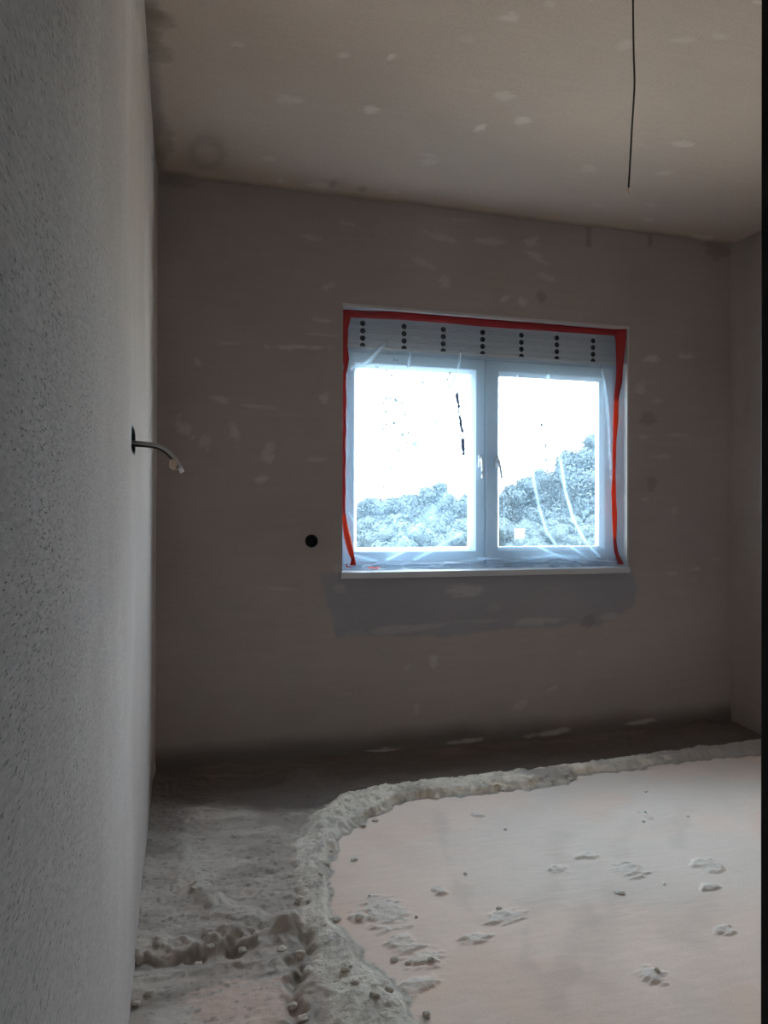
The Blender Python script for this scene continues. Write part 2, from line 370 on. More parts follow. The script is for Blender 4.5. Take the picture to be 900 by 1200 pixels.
def back_tint(x, z):
    c = np.tile(np.array([0.385, 0.338, 0.322]), (len(x), 1))
    n1 = fbm(x * 1.3, z * 1.1, 4, 21); c *= (0.88 + 0.24 * n1)[:, None]
    c = lerp(c, 0.55 * sstep(0.45, 0.7, fbm(x * 1.1 + 3, z * 1.6, 3, 23)) , (0.345, 0.315, 0.322))
    c = lerp(c, .7 * sstep(1.15, .35, z + .3 * (fbm(x * 1.5, z * 2, 3, 27) - .5)), (0.45, 0.40, 0.365))      # paler towards the bottom of the wall
    # damp dark filler under the sill
    poly = [back(*p) for p in ((376, 676), (740, 668), (748, 690), (742, 712), (700, 733), (600, 737), (520, 745), (395, 746), (388, 730))]
    d = seg_dist(x, z, poly + poly[:1]); sd = np.where(inside(x, z, poly), d, -d) + 0.05 * (fbm(x * 11, z * 18, 3, 31) - 0.5)
    c = lerp(c, 0.95 * sstep(-0.012, 0.012, sd), (0.325, 0.318, 0.345))
    light = (0.47, 0.445, 0.45)
    for px, py, rx, ry, a, k in ((545, 692, .13, .032, .02, .75), (470, 737, .27, .022, .05, .6), (630, 728, .17, .022, .04, .75), (716, 722, .06, .02, .1, .6), (398, 690, .03, .03, 0, .4),
                                 (560, 728, .12, .012, 0, .4), (580, 712, .05, .03, .3, .25)):
        cx, cz = back(px, py); c = lerp(c, k * smear(x, z, cx, cz, rx, ry, a, int(px)), light)
    cx, cz = back(690, 728); c = lerp(c, .7 * smear(x, z, cx, cz, .05, .035, .4, 5), (0.25, 0.24, 0.25))
    # pale trowel smears
    for px, py, rx, ry, a, k in ((515, 278, .10, .020, -.2, .35), (575, 283, .11, .020, 0, .35), (622, 285, .05, .03, .4, .4), (628, 300, .07, .025, -.3, .4), (500, 310, .08, .02, -.4, .35),
                                 (520, 328, .03, .04, .4, .4), (592, 350, .04, .02, .5, .5), (612, 354, .03, .025, -.5, .5), (640, 325, .07, .02, -.3, .3), (410, 263, .05, .014, -.1, .35),
                                 (370, 280, .07, .012, -.1, .3), (385, 335, .05, .014, .3, .35), (375, 375, .05, .010, -.1, .45), (350, 407, .14, .009, .04, .55), (380, 392, .09, .007, 0, .35),
                                 (265, 402, .06, .010, 0, .4), (232, 425, .03, .02, -.6, .4), (258, 468, .05, .016, -.2, .45), (300, 476, .12, .010, -.05, .35), (380, 466, .025, .035, -.3, .5),
                                 (216, 502, .03, .06, .6, .45), (241, 518, .03, .04, .4, .3), (275, 505, .025, .06, .15, .4), (315, 530, .03, .06, -.2, .4), (306, 562, .04, .02, .4, .5), (370, 538, .05, .012, 0, .35),
                                 (508, 774, .03, .03, .3, .6), (478, 781, .03, .014, 0, .4), (648, 806, .06, .014, .15, .5), (610, 826, .05, .02, .4, .45), (682, 765, .03, .01, 0, .35), (488, 830, .02, .03, 0, .3),
                                 (764, 421, .05, .02, .25, .5), (805, 418, .05, .016, 0, .35), (752, 455, .035, .035, -.4, .35), (770, 470, .04, .016, 0, .25), (778, 535, .07, .012, 0, .35), (755, 585, .03, .012, 0, .35),
                                 (815, 667, .04, .010, .1, .55), (785, 672, .05, .008, 0, .35), (842, 655, .05, .008, 0, .3), (813, 680, .04, .008, 0, .3), (790, 600, .02, .05, 0, .2), (330, 690, .08, .008, -.1, .35), (395, 668, .02, .03, 0, .3),
                                 (795, 510, .06, .01, 0, .25), (756, 512, .04, .012, 0, .3), (545, 258, .12, .008, 0, .2), (402, 500, .008, .03, .2, .5)):
        cx, cz = back(px, py); c = lerp(c, k * smear(x, z, cx, cz, rx, ry, a, int(px + py), .75, (12, 36)), (0.60, 0.57, 0.56))
    for px, py, rx, ry in ((634, 349, .03, .035), (690, 268, .03, .02), (764, 568, .04, .04), (840, 292, .10, .06), (200, 212, .12, .03), (760, 490, .06, .04), (690, 280, .02, .05), (762, 282, .02, .05)):
        cx, cz = back(px, py); c = lerp(c, .4 * smear(x, z, cx, cz, rx, ry, 0, int(px)), (0.17, 0.155, 0.15))
    # darker foot of the wall, pale mortar line along it
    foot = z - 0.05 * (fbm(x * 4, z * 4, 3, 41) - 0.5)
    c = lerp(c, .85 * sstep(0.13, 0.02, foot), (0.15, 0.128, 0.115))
    for px, py, rx, ry, a, k in ((445, 880, .14, .012, .03, .75), (545, 868, .12, .014, .03, .75), (645, 858, .16, .013, .05, .75), (755, 845, .12, .012, .05, .8), (350, 893, .10, .01, 0, .5), (700, 862, .05, .012, 0, .5), (290, 905, .05, .012, 0, .35)):
        cx, cz = back(px, py); c = lerp(c, k * smear(x, z, cx, cz, rx, ry, a, int(px)), (0.50, 0.46, 0.43))
    return c

BOX_X, BOX_Z = back(365, 634)
hw = 0.04
us = lines(-.06, 6, 0, cells(0, BOX_X - hw, .009), BOX_X - hw, 8, BOX_X + hw, cells(BOX_X + hw, WX0, .009), WX0, cells(WX0, WX1, .009), WX1, cells(WX1, W, .009), W, 5, W + .06)
vs = lines(-0.1, cells(-.1, WZ0, .009), WZ0, cells(WZ0, BOX_Z - hw, .009), BOX_Z - hw, 8, BOX_Z + hw, cells(BOX_Z + hw, WZ1, .009), WZ1, cells(WZ1, H + .02, .009), H + .06)
wall_back = grid('wall_back', us, vs, back_shape, M['back'], keep=lambda u, v: ~((u > WX0) & (u < WX1) & (v > WZ0) & (v < WZ1)),
                 holes=[(BOX_X, BOX_Z, hw, hw, 0.029, 0.029, 2)], attrs={'tint': back_tint})
tag(wall_back, 'grey-brown plastered wall holding the window', kind='structure')

# masonry body of that wall: lined opening and outer face
bm = bmesh.new(); yo = 3.93
def quad(bm, *p): bm.faces.new([bm.verts.new(q) for q in p])
for (xa, za), (xb, zb) in (((WX0, WZ0), (WX1, WZ0)), ((WX1, WZ0), (WX1, WZ1)), ((WX1, WZ1), (WX0, WZ1)), ((WX0, WZ1), (WX0, WZ0))):
    quad(bm, (xa, D, za), (xb, D, zb), (xb, yo, zb), (xa, yo, za))
from_bm('reveal', bm, M['lining'], wall_back)
bm = bmesh.new()
for x0, x1, z0, z1 in ((-.3, WX0, -.5, 3.1), (WX1, W + .3, -.5, 3.1), (WX0, WX1, -.5, WZ0), (WX0, WX1, WZ1, 3.1)):
    quad(bm, (x0, yo, z0), (x1, yo, z0), (x1, yo, z1), (x0, yo, z1))
from_bm('outer_face', bm, M['hall'], wall_back)
# thin white corner profile round the opening
bm = bmesh.new()
box(bm, (WX0 - .004, D - .004, WZ1 - .002), (WX1 + .012, D + .03, WZ1 + .014), .001)
from_bm('corner_bead', bm, M['bead'], wall_back)
bm = bmesh.new(); box(bm, (WX1 - .003, D - .004, WZ0), (WX1 + .007, D + .03, WZ1 - .002), .001)
from_bm('corner_bead', bm, M['bead'], wall_back)

# ------------------------------------------------------------------ setting: left wall
def left_shape(y, z):
    dep = 0.006 * (fbm(y * 1.5, z * 1.2, 3, 51) - 0.5)
    foot = sstep(0.05, 0.0, z + 0.03 * (fbm(y * 9, z * 9, 3, 55) - .5)) * 0.003
    round_ = 0.010 * sstep(0.30, 0.0, D - y) ** 2
    dep = dep * sstep(.10, .25, np.hypot(y - 1.945, z - 1.377))
    return np.stack([dep + foot + round_, y, z], -1)

def left_tint(y, z):
    c = np.tile(np.array([0.61, 0.55, 0.515]), (len(y), 1))
    c *= (0.92 + 0.16 * fbm(y * 1.3, z * 1.4, 4, 61))[:, None]
    c = lerp(c, .6 * sstep(1.3, 2.3, z + .5 * (fbm(y * 1.2, z, 3, 67) - .5)), (0.50, 0.425, 0.36))       # browner upwards: warm ceiling bounce put into the tint
    edge = y + 0.5 * (fbm(y * 2, z * 1.7, 3, 63) - .5)
    c = lerp(c, .35 * sstep(1.9, 1.2, edge), (0.50, 0.455, 0.43))
    c = lerp(c, .5 * sstep(0.55, 0.75, fbm(y * 3 + 9, z * 1.5, 4, 66)), (0.66, 0.61, 0.58))
    return c
LBY, LBZ = 1.945, 1.377; LBA, LBB = 0.085, 0.031           # a double box: two openings wide
us = lines(-1.26, 20, .3, cells(.3, LBY - .11, .012), LBY - .11, 12, LBY + .11, cells(LBY + .11, D, .012), D, 4, D + .06)
vs = lines(-0.1, cells(-.1, LBZ - .05, .012), LBZ - .05, 8, LBZ + .05, cells(LBZ + .05, H + .02, .012), H + .06)
wall_left = grid('wall_left', us, vs, left_shape, M['left'], holes=[(LBY, LBZ, .11, .05, LBA, LBB, 4)],
                 attrs={'tint': left_tint, 'coarse': lambda y, z: sstep(2.1, .7, y + .5 * (fbm(y * 2, z * 1.7, 3, 63) - .5))})
tag(wall_left, 'sandy grey plastered wall close to the camera', kind='structure')

# ------------------------------------------------------------------ setting: right wall, ceiling, doorway wall, hall
us = lines(FRONT_Y - .15, cells(FRONT_Y, D, .03), D, 3, D + .06); vs = lines(-.1, 90, H + .06)
tag(grid('wall_right', us, vs, lambda y, z: np.stack([W + .01 * (fbm(y * 1.5, z * 1.2, 3, 71) - .5) - .02 * sstep(.1, 0, D - y) ** 2, y, z], -1), M['right'], flip=True),
    'grey plastered wall at the right edge', kind='structure')

def ceil_tint(x, y):
    c = np.tile(np.array([0.54, 0.43, 0.355]), (len(x), 1))
    c *= (0.90 + 0.2 * fbm(x * 1.2, y * 1.5, 4, 81))[:, None]
    for px, py, rx, ry, a, k in ((458, 67, .022, .02, 0, .9), (434, 129, .045, .025, 0, .8), (340, 117, .07, .03, 0, .5), (402, 65, .03, .015, 0, .6), (279, 52, .03, .016, 0, .5), (316, 186, .045, .025, 0, .5),
                                 (375, 218, .08, .03, 0, .55), (328, 212, .02, .03, 0, .5), (563, 150, .028, .035, .3, 1), (613, 141, .04, .025, .5, .75), (590, 112, .05, .03, 0, .5), (595, 22, .05, .012, 0, .6), (602, 18, .03, .01, .3, .6), (646, 4, .03, .012, 0, .5),
                                 (732, 53, .04, .025, .3, .45), (800, 47, .06, .014, -.3, .4), (843, 43, .05, .010, 0, .4), (800, 168, .07, .025, 0, .55), (690, 198, .06, .03, .4, .3), (778, 203, .05, .02, 0, .4),
                                 (764, 240, .05, .02, .1, .45), (760, 257, .06, .02, .1, .5), (824, 278, .10, .03, .1, .6), (700, 240, .06, .02, 0, .3), (504, 190, .05, .03, 0, .35), (500, 182, .06, .015, 0, .3), (460, 225, .05, .02, 0, .3), (890, 3, .03, .01, 0, .8), (550, 45, .05, .02, 0, .2)):
        cx, cy = ceilp(px, py); c = lerp(c, .8 * k * smear(x, y, cx, cy, rx * .8, ry * 1.2, a, int(px + py), .6), (0.74, 0.65, 0.57))
    for px, py, rx, ry in ((181, 12, .04, .05), (180, 45, .05, .06), (178, 20, .06, .05), (192, 25, .05, .05), (188, 62, .06, .06), (190, 165, .06, .22), (205, 205, .12, .05), (390, 215, .03, .05), (425, 222, .04, .04)):
        cx, cy = ceilp(px, py); c = lerp(c, .45 * smear(x, y, cx, cy, rx * .8, ry, 0, int(px), .5), (0.25, 0.20, 0.145))
    cx, cy = ceilp(243, 180); r = np.hypot((x - cx) / .085, (y - cy) / .16)                     # ring-shaped water stain
    c = lerp(c, .38 * np.exp(-((r + .5 * (fbm(x * 9, y * 9, 3, 92) - .5) - .75) / .35) ** 2), (0.24, 0.21, 0.16))
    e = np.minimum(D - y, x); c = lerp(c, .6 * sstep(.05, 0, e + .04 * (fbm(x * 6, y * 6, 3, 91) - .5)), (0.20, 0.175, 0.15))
    return c

us = lines(-.06, 4, 0, cells(0, W, .012), W, 4, W + .06); vs = lines(-1.26, 12, FRONT_Y, cells(FRONT_Y, D, .012), D, 4, D + .06)
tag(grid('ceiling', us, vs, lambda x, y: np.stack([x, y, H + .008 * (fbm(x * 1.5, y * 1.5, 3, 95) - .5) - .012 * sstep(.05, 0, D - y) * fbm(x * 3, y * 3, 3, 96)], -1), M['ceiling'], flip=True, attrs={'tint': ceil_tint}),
    'brown-grey plastered ceiling with putty spots', kind='structure')

JX = at(891.3, 600, y=FRONT_Y)[0]
bm = bmesh.new()
box(bm, (JX + .06, FRONT_Y - .15, -.05), (W + .1, FRONT_Y - .005, H + .06)); box(bm, (-.02, FRONT_Y - .15, 2.16), (JX + .06, FRONT_Y - .005, H + .06))
tag(from_bm('wall_front', bm, M['right']), 'plastered wall with the doorway the camera looks through', kind='structure')
door = empty('door_1', (JX, FRONT_Y - .08, 0)); tag(door, 'dark frame of the open doorway at the right edge', kind='structure')
for nm, lo, hi in (('jamb', (JX, FRONT_Y - .17, -.02), (JX + .07, FRONT_Y, 2.16)), ('jamb', (0.002, FRONT_Y - .17, -.02), (.012, FRONT_Y, 2.16)), ('head', (0.002, FRONT_Y - .17, 2.12), (JX, FRONT_Y, 2.16))):
    bm = bmesh.new(); box(bm, lo, hi, .002); o = from_bm(nm, bm, M['doorframe']); o.parent = door; o.matrix_parent_inverse = Matrix.Translation(-door.location)
    if nm == 'jamb' and lo[0] < .1:
        bpy.data.objects.remove(o)                      # the left wall runs straight through the doorway, without a jamb
bm = bmesh.new(); quad(bm, (0, -1.2, -.1), (1.5, -1.2, -.1), (1.5, -1.2, H), (0, -1.2, H)); tag(from_bm('wall_rear', bm, M['hall']), 'end wall of the dark hall behind the camera', kind='structure')
bm = bmesh.new(); quad(bm, (1.5, -1.2, -.1), (1.5, FRONT_Y - .15, -.1), (1.5, FRONT_Y - .15, H), (1.5, -1.2, H)); tag(from_bm('wall_hall', bm, M['hall']), 'side wall of the dark hall behind the camera', kind='structure')

# ------------------------------------------------------------------ setting: floor
SLAB = [floorp(*p) for p in ((1010, 862), (890, 884), (800, 893), (700, 907), (640, 922), (580, 931), (520, 934), (480, 940), (430, 962), (405, 980), (390, 1005), (386, 1040), (396, 1075), (420, 1110), (455, 1150), (490, 1190), (530, 1245), (560, 1320))]
OUTER = [floorp(*p) for p in ((1010, 848), (890, 866), (800, 878), (700, 890), (600, 903), (500, 913), (430, 922), (390, 933), (358, 958), (344, 990), (345, 1030), (352, 1070), (362, 1110), (375, 1150), (385, 1190), (400, 1245), (410, 1320))]
BANK = [floorp(*p) for p in ((150, 1112), (200, 1108), (250, 1103), (300, 1096), (352, 1082))]
LOOP = [floorp(*p) for p in ((300, 925), (255, 935), (225, 955), (214, 985), (218, 1012), (238, 1040), (262, 1062), (310, 1078))]
RUT = [floorp(*p) for p in ((352, 1090), (345, 1130), (343, 1165), (350, 1200), (352, 1260))]
close = [(W + 1.5, -1), (W + 1.5, SLAB[0][1])]
SLAB_POLY = SLAB + [(SLAB[-1][0], -1.2), (W + 2.5, -1.2), (W + 2.5, SLAB[0][1])]
OUTER_POLY = OUTER + [(OUTER[-1][0], -1.2), (W + 2.5, -1.2), (W + 2.5, OUTER[0][1])]

def floor_fields(x, y):
    wob = 0.055 * (fbm(x * 9, y * 9, 3, 101) - .5) + 0.045 * (fbm(x * 26, y * 26, 3, 102) - .5)
    d = seg_dist(x, y, SLAB); sd = np.where(inside(x, y, SLAB_POLY), d, -d) + wob
    d2 = seg_dist(x, y, OUTER); so = np.where(inside(x, y, OUTER_POLY), d2, -d2) + wob * .8
    f = dict(sd=sd, so=so)
    f['slab'] = sstep(-.006, .006, sd)
    f['ridge'] = sstep(-.01, .02, so) * (1 - f['slab'])
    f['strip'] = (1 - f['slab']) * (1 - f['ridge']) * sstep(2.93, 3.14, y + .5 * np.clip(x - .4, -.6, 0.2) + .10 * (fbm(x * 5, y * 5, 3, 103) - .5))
    f['bank'] = seg_dist(x, y, BANK) + wob * .8
    f['bank_side'] = y - np.interp(x, [p[0] for p in BANK], [p[1] for p in BANK]) + wob
    f['loop'] = seg_dist(x, y, LOOP) + wob * 1.3
    f['rut'] = seg_dist(x, y, RUT) + wob
    return f

CRUST = [(450, 1070, .075, .05), (472, 1106, .05, .035), (500, 1125, .05, .03), (590, 1075, .07, .02), (655, 1018, .035, .02), (688, 1003, .04, .012), (740, 1020, .06, .03), (830, 1015, .05, .03), (420, 1076, .03, .02), (560, 1100, .05, .015), (765, 1145, .04, .02), (490, 1155, .05, .02), (835, 1040, .05, .015), (515, 1045, .02, .015), (850, 1090, .03, .012), (560, 955, .02, .015), (755, 955, .012, .03)]
MIRE = [(300, 1170, .10, .09), (280, 1010, .1, .12)]

def floor_z(x, y):
    f = floor_fields(x, y)
    rough = fbm(x * 14, y * 14, 4, 111) - .5; crumb = fbm(x * 48, y * 48, 3, 112) - .5; big = fbm(x * 4, y * 4, 3, 113) - .5
    z = f['slab'] * (0.004 * big + 0.0012 * (fbm(x * 20, y * 60, 3, 116) - .5))
    for i, (px, py, rx, ry) in enumerate(CRUST):
        cx, cy = floorp(px, py); z += f['slab'] * smear(x, y, cx, cy, rx, ry * 1.8, .1, i, .7) * (.006 + .012 * np.clip(crumb, -.2, .5))
    prof = sstep(0, .04, -f['sd']) * sstep(-.02, .10, f['so']) * (.8 + .5 * sstep(2.3, 3.0, y))
    ter = fbm(x * 13, y * 9, 5, 141) * 5; ter = np.floor(ter) + sstep(.75, .95, ter - np.floor(ter))          # broken, stepped surface
    crease = 1 - abs(2 * fbm(x * 17, y * 17, 3, 143) - 1) * 3
    z += (1 - f['slab']) * prof * (.010 + .006 * ter + .012 * big + .008 * rough + .006 * crumb - .005 * sstep(.55, 1, crease))
    out = (1 - f['slab']) * (1 - sstep(-.01, .05, f['so']))
    z += out * (-.006 + .005 * rough + .0025 * (fbm(x * 25, y * 80, 3, 129) - .5) + .003 * crumb + .016 * big + .006 * sstep(.55, .75, fbm(x * 9, y * 16, 4, 130)))
    z -= f['strip'] * .018
    z += out * .022 * np.exp(-(f['bank'] / .05) ** 2) * (.1 + 1.8 * sstep(.3, .7, fbm(x * 14, y * 14, 4, 117)))
    z -= out * .016 * np.exp(-((f['bank_side'] + .06) / .02) ** 2) * sstep(.40, .6, fbm(x * 13, y * 5, 3, 118)) * (x < .75)
    z += out * .012 * np.exp(-(f['loop'] / .035) ** 2)
    z -= (1 - f['slab']) * .030 * np.exp(-(f['rut'] / .03) ** 2) * sstep(.35, .6, fbm(x * 12, y * 12, 3, 119))
    # coarse lumps broken out of the old mortar
    lump = sstep(.60, .72, fbm(x * 30, y * 30, 2, 121)) * (out + .55 * f['ridge'])
    z += .003 * lump * sstep(3.3, 2.2, y) * sstep(.42, .62, fbm(x * 3.3, y * 3.3, 3, 127))
    pit = sstep(.66, .74, fbm(x * 55 + 7, y * 70, 2, 123)) * (out + f['ridge'])
    z -= .004 * pit * sstep(.40, .60, fbm(x * 3 + 5, y * 3, 3, 128))
    # clods heaped at the foot of the window wall
    for px, py, r, h in ((350, 905, .10, .055), (385, 898, .07, .045), (250, 905, .09, .03), (300, 905, .06, -.02), (195, 912, .1, .02), (830, 852, .12, .045), (780, 860, .09, .03), (700, 868, .1, .022), (600, 880, .1, .018)):
        cx, cy = floorp(px, py); z += h * np.exp(-((x - cx) ** 2 + (y - cy) ** 2) / r ** 2) * (.7 + 1.2 * rough)
    z += .03 * sstep(.14, 0, D - y) * fbm(x * 8, y * 8, 3, 125) + .015 * sstep(.05, 0, x) * fbm(x * 20, y * 20, 3, 126)
    return z

def floor_tint(x, y):
    f = floor_fields(x, y); n = fbm(x * 3, y * 3, 4, 131); m = fbm(x * 11, y * 11, 3, 133)
    slab = np.array([0.82, 0.66, 0.565]); c = np.tile(slab, (len(x), 1)) * (0.90 + .2 * n)[:, None]
    c = lerp(c, .7 * sstep(.46, .66, fbm(x * 1.6 + 4, y * 1.6, 4, 135)), (0.74, 0.655, 0.58))
    c = lerp(c, .45 * sstep(.55, .7, fbm(x * 2.2, y * 2.2 + 9, 3, 136)), (0.82, 0.59, 0.47))
    for path, w, k in ((((690, 1062), (672, 1110), (650, 1180)), .05, .45), (((618, 1075), (616, 1130)), .03, .35), (((515, 955), (522, 1000), (545, 1060), (570, 1080)), .03, .35), (((800, 950), (795, 990)), .04, .3), (((740, 960), (725, 1000)), .04, .25),
                       (((655, 975), (650, 1040), (625, 1075)), .05, .3), (((830, 1050), (800, 1100)), .06, .3), (((720, 1040), (705, 1100), (690, 1150)), .06, .35)):
        d = seg_dist(x, y, [floorp(*p) for p in path]); c = lerp(c, .75 * k * sstep(w * 1.3, 0, d + .10 * (m - .5)), (0.56, 0.47, 0.41))
    for i, (px, py, rx, ry) in enumerate(CRUST):
        cx, cy = floorp(px, py); c = lerp(c, .75 * smear(x, y, cx, cy, rx, ry * 1.8, .1, i, .7), (0.74, 0.67, 0.60))
    mort = np.tile(np.array([0.76, 0.69, 0.60]), (len(x), 1)) * (.86 + .28 * m)[:, None]
    far = sstep(2.75, 3.0, y)[:, None]; mort = mort * (1 - far) + far * np.array([0.86, 0.765, 0.64]) * (.82 + .3 * m)[:, None]
    for px, py, rx, ry, k, t in ((640, 910, .16, .05, .85, (.40, .35, .31)), (590, 925, .10, .06, .7, (.84, .74, .60)), (850, 880, .55, .12, .9, (.44, .39, .355)), (480, 935, .08, .03, .5, (.5, .44, .38)), (735, 900, .10, .03, .5, (.55, .47, .40))):  # tone patches; the far right one is a soft shadow put into the colour
        cx, cy = floorp(px, py); mort = lerp(mort, k * smear(x, y, cx, cy, rx, ry * 2, 0, int(px), .5), t)
    mort = lerp(mort, .4 * sstep(.55, .68, fbm(x * 22, y * 22, 3, 147)), (.40, .35, .30))
    c = c * (1 - f['ridge'])[:, None] + mort * f['ridge'][:, None]
    c = lerp(c, .55 * sstep(.012, 0, abs(f['sd'] + .004)), (0.36, 0.33, 0.295))
    out = (1 - f['slab']) * (1 - f['ridge'])
    dirt = np.array([0.47, 0.405, 0.355]) * (.80 + .4 * m)[:, None]
    c = c * (1 - out)[:, None] + dirt * out[:, None]
    c = lerp(c, out * .85 * sstep(.055, .015, f['loop']) , (0.62, 0.56, 0.51))
    c = lerp(c, out * .55 * sstep(.05, .0, f['bank'] - .01), (0.64, 0.58, 0.52))
    c = lerp(c, out * .7 * sstep(.46, .62, fbm(x * 4, y * 8, 4, 138)), (0.62, 0.555, 0.495))
    c = lerp(c, out * .45 * sstep(.52, .66, fbm(x * 6 + 3, y * 16, 4, 149)), (0.34, 0.29, 0.25))
    cx, cy = floorp(290, 1175); c = lerp(c, out * .9 * smear(x, y, cx, cy, .16, .12, 0, 9, .5), (0.72, 0.545, 0.46))
    cx, cy = floorp(205, 1195); c = lerp(c, out * .8 * smear(x, y, cx, cy, .07, .08, 0, 4, .5), (0.68, 0.61, 0.55))
    c = lerp(c, out * .6 * np.exp(-((f['bank_side'] + .06) / .03) ** 2) * sstep(.42, .6, fbm(x * 13, y * 5, 3, 118)), (0.20, 0.175, 0.15))
    c = lerp(c, (1 - f['slab']) * .55 * np.exp(-(f['rut'] / .035) ** 2), (0.26, 0.235, 0.205))
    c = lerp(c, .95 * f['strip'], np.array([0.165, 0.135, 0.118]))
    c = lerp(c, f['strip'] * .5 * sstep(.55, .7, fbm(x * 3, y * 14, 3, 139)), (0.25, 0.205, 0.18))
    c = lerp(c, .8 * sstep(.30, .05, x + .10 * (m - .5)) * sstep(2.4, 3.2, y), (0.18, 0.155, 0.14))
    c = lerp(c, out * .55 * sstep(.70, .78, fbm(x * 55 + 7, y * 90, 2, 123)), (0.20, 0.18, 0.16))
    return c

def floor_crust(x, y):
    f = floor_fields(x, y); c = (1 - f['slab']) * (.22 + .6 * f['ridge'])
    for i, (px, py, rx, ry) in enumerate(CRUST):
        cx, cy = floorp(px, py); c = np.maximum(c, .45 * smear(x, y, cx, cy, rx, ry * 1.8, .1, i, .7))
    return c
us = lines(-.05, 8, 0, cells(0, 1.2, .0045), 1.2, cells(1.2, W, .0065), W, 6, W + .05); vs = lines(-1.25, 24, 1.15, cells(1.15, D, .0052), D, 8, D + .05)
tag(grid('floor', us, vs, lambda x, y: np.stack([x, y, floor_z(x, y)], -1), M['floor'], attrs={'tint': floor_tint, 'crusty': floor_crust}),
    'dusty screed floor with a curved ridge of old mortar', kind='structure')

# ------------------------------------------------------------------ window
win = empty('window_1', (WX0, 3.80, WZ0)); tag(win, 'white double-casement window under a perforated strip', kind='structure')
def under(o, root):
    o.parent = root; o.matrix_parent_inverse = Matrix.Translation(-root.location); return o
FY = 3.722                                        # room face of the fixed frame
STRIP_Z = at(560, 416.5, y=FY)[2]
bm = bmesh.new()
rect_ring(bm, WX0, WX1, WZ0, STRIP_Z, [(0, FY + .07), (0, FY), (.03, FY), (.034, FY + .004), (.034, FY + .07)])
under(from_bm('outer_frame', bm, M['pvc']), win)
GY = FY + .02
MX = at(568, 545, y=FY)[0]
glass = [(at(418, 540, y=GY)[0], at(551, 540, y=GY)[0]), (at(584.5, 540, y=GY)[0], at(701.5, 540, y=GY)[0])]
GZ1, GZ0 = at(560, 439.5, y=GY)[2], at(560, 641, y=GY)[2]
SX = [(WX0 + .022, MX - .0015), (MX + .0015, WX1 - .022)]
for i in range(2):
    (gx0, gx1), (sx0, sx1) = glass[i], SX[i]; sz0, sz1 = WZ0 + .022, STRIP_Z - .022
    bm = bmesh.new()
    prof = [((0, 0, 0, 0), FY + .055), ((0, 0, 0, 0), FY - .008), None]
    o4 = (sx0, sx1, sz0, sz1); g4 = (gx0, gx1, GZ0, GZ1)
    def rect(t, y, grow=0.0):
        a = [o4[k] + (g4[k] - o4[k]) * t for k in range(4)]
        a = [a[0] + grow, a[1] - grow, a[2] + grow, a[3] - grow]
        return [bm.verts.new(c) for c in ((a[0], y, a[2]), (a[1], y, a[2]), (a[1], y, a[3]), (a[0], y, a[3]))]
    loops = [rect(0, FY + .055), rect(0, FY - .006), rect(0, FY - .012, .006), rect(1, FY - .012, -.022), rect(1, FY - .008, -.018), rect(1, FY - .006, -.016), rect(1, GY - .002, 0), rect(1, FY + .055, 0)]
    for a, b2 in zip(loops, loops[1:] + loops[:1]):
        for k in range(4): bm.faces.new((a[k], a[(k + 1) % 4], b2[(k + 1) % 4], b2[k]))
    sash = under(from_bm('sash', bm, M['pvc']), win); sash['label'] = ('left casement with its pane and lever handle', 'right casement with its pane and lever handle')[i]
    bm = bmesh.new(); quad(bm, (gx0 - .002, GY + .012, GZ0 - .002), (gx1 + .002, GY + .012, GZ0 - .002), (gx1 + .002, GY + .012, GZ1 + .002), (gx0 - .002, GY + .012, GZ1 + .002))
    o = from_bm('pane', bm, M['pane']); o.parent = sash; o.matrix_parent_inverse = Matrix.Identity(4)
    hx = (at(561.5, 550, y=FY)[0], at(580, 550, y=FY)[0])[i]; hz = at(570, 541, y=FY)[2]; hy = FY - .012
    bm = bmesh.new(); box(bm, (hx - .013, hy - .010, hz - .035), (hx + .013, hy, hz + .035), .004)
    tube(bm, [(hx, hy, hz + .005), (hx, hy - .03, hz + .005)], .009, 10)
    dx = (.0, .014)[i]
    tube(bm, smooth_path([(hx, hy - .026, hz + .012), (hx + dx * .3, hy - .036, hz - .01), (hx + dx * .8, hy - .040, hz - .05), (hx + dx * 1.2, hy - .040, hz - .095)], 5), [.010] * 6 + [.009] * 9 + [.008], 10, .8)
    o = from_bm('handle', bm, M['metal'], smooth=True); o.parent = sash; o.matrix_parent_inverse = Matrix.Identity(4)

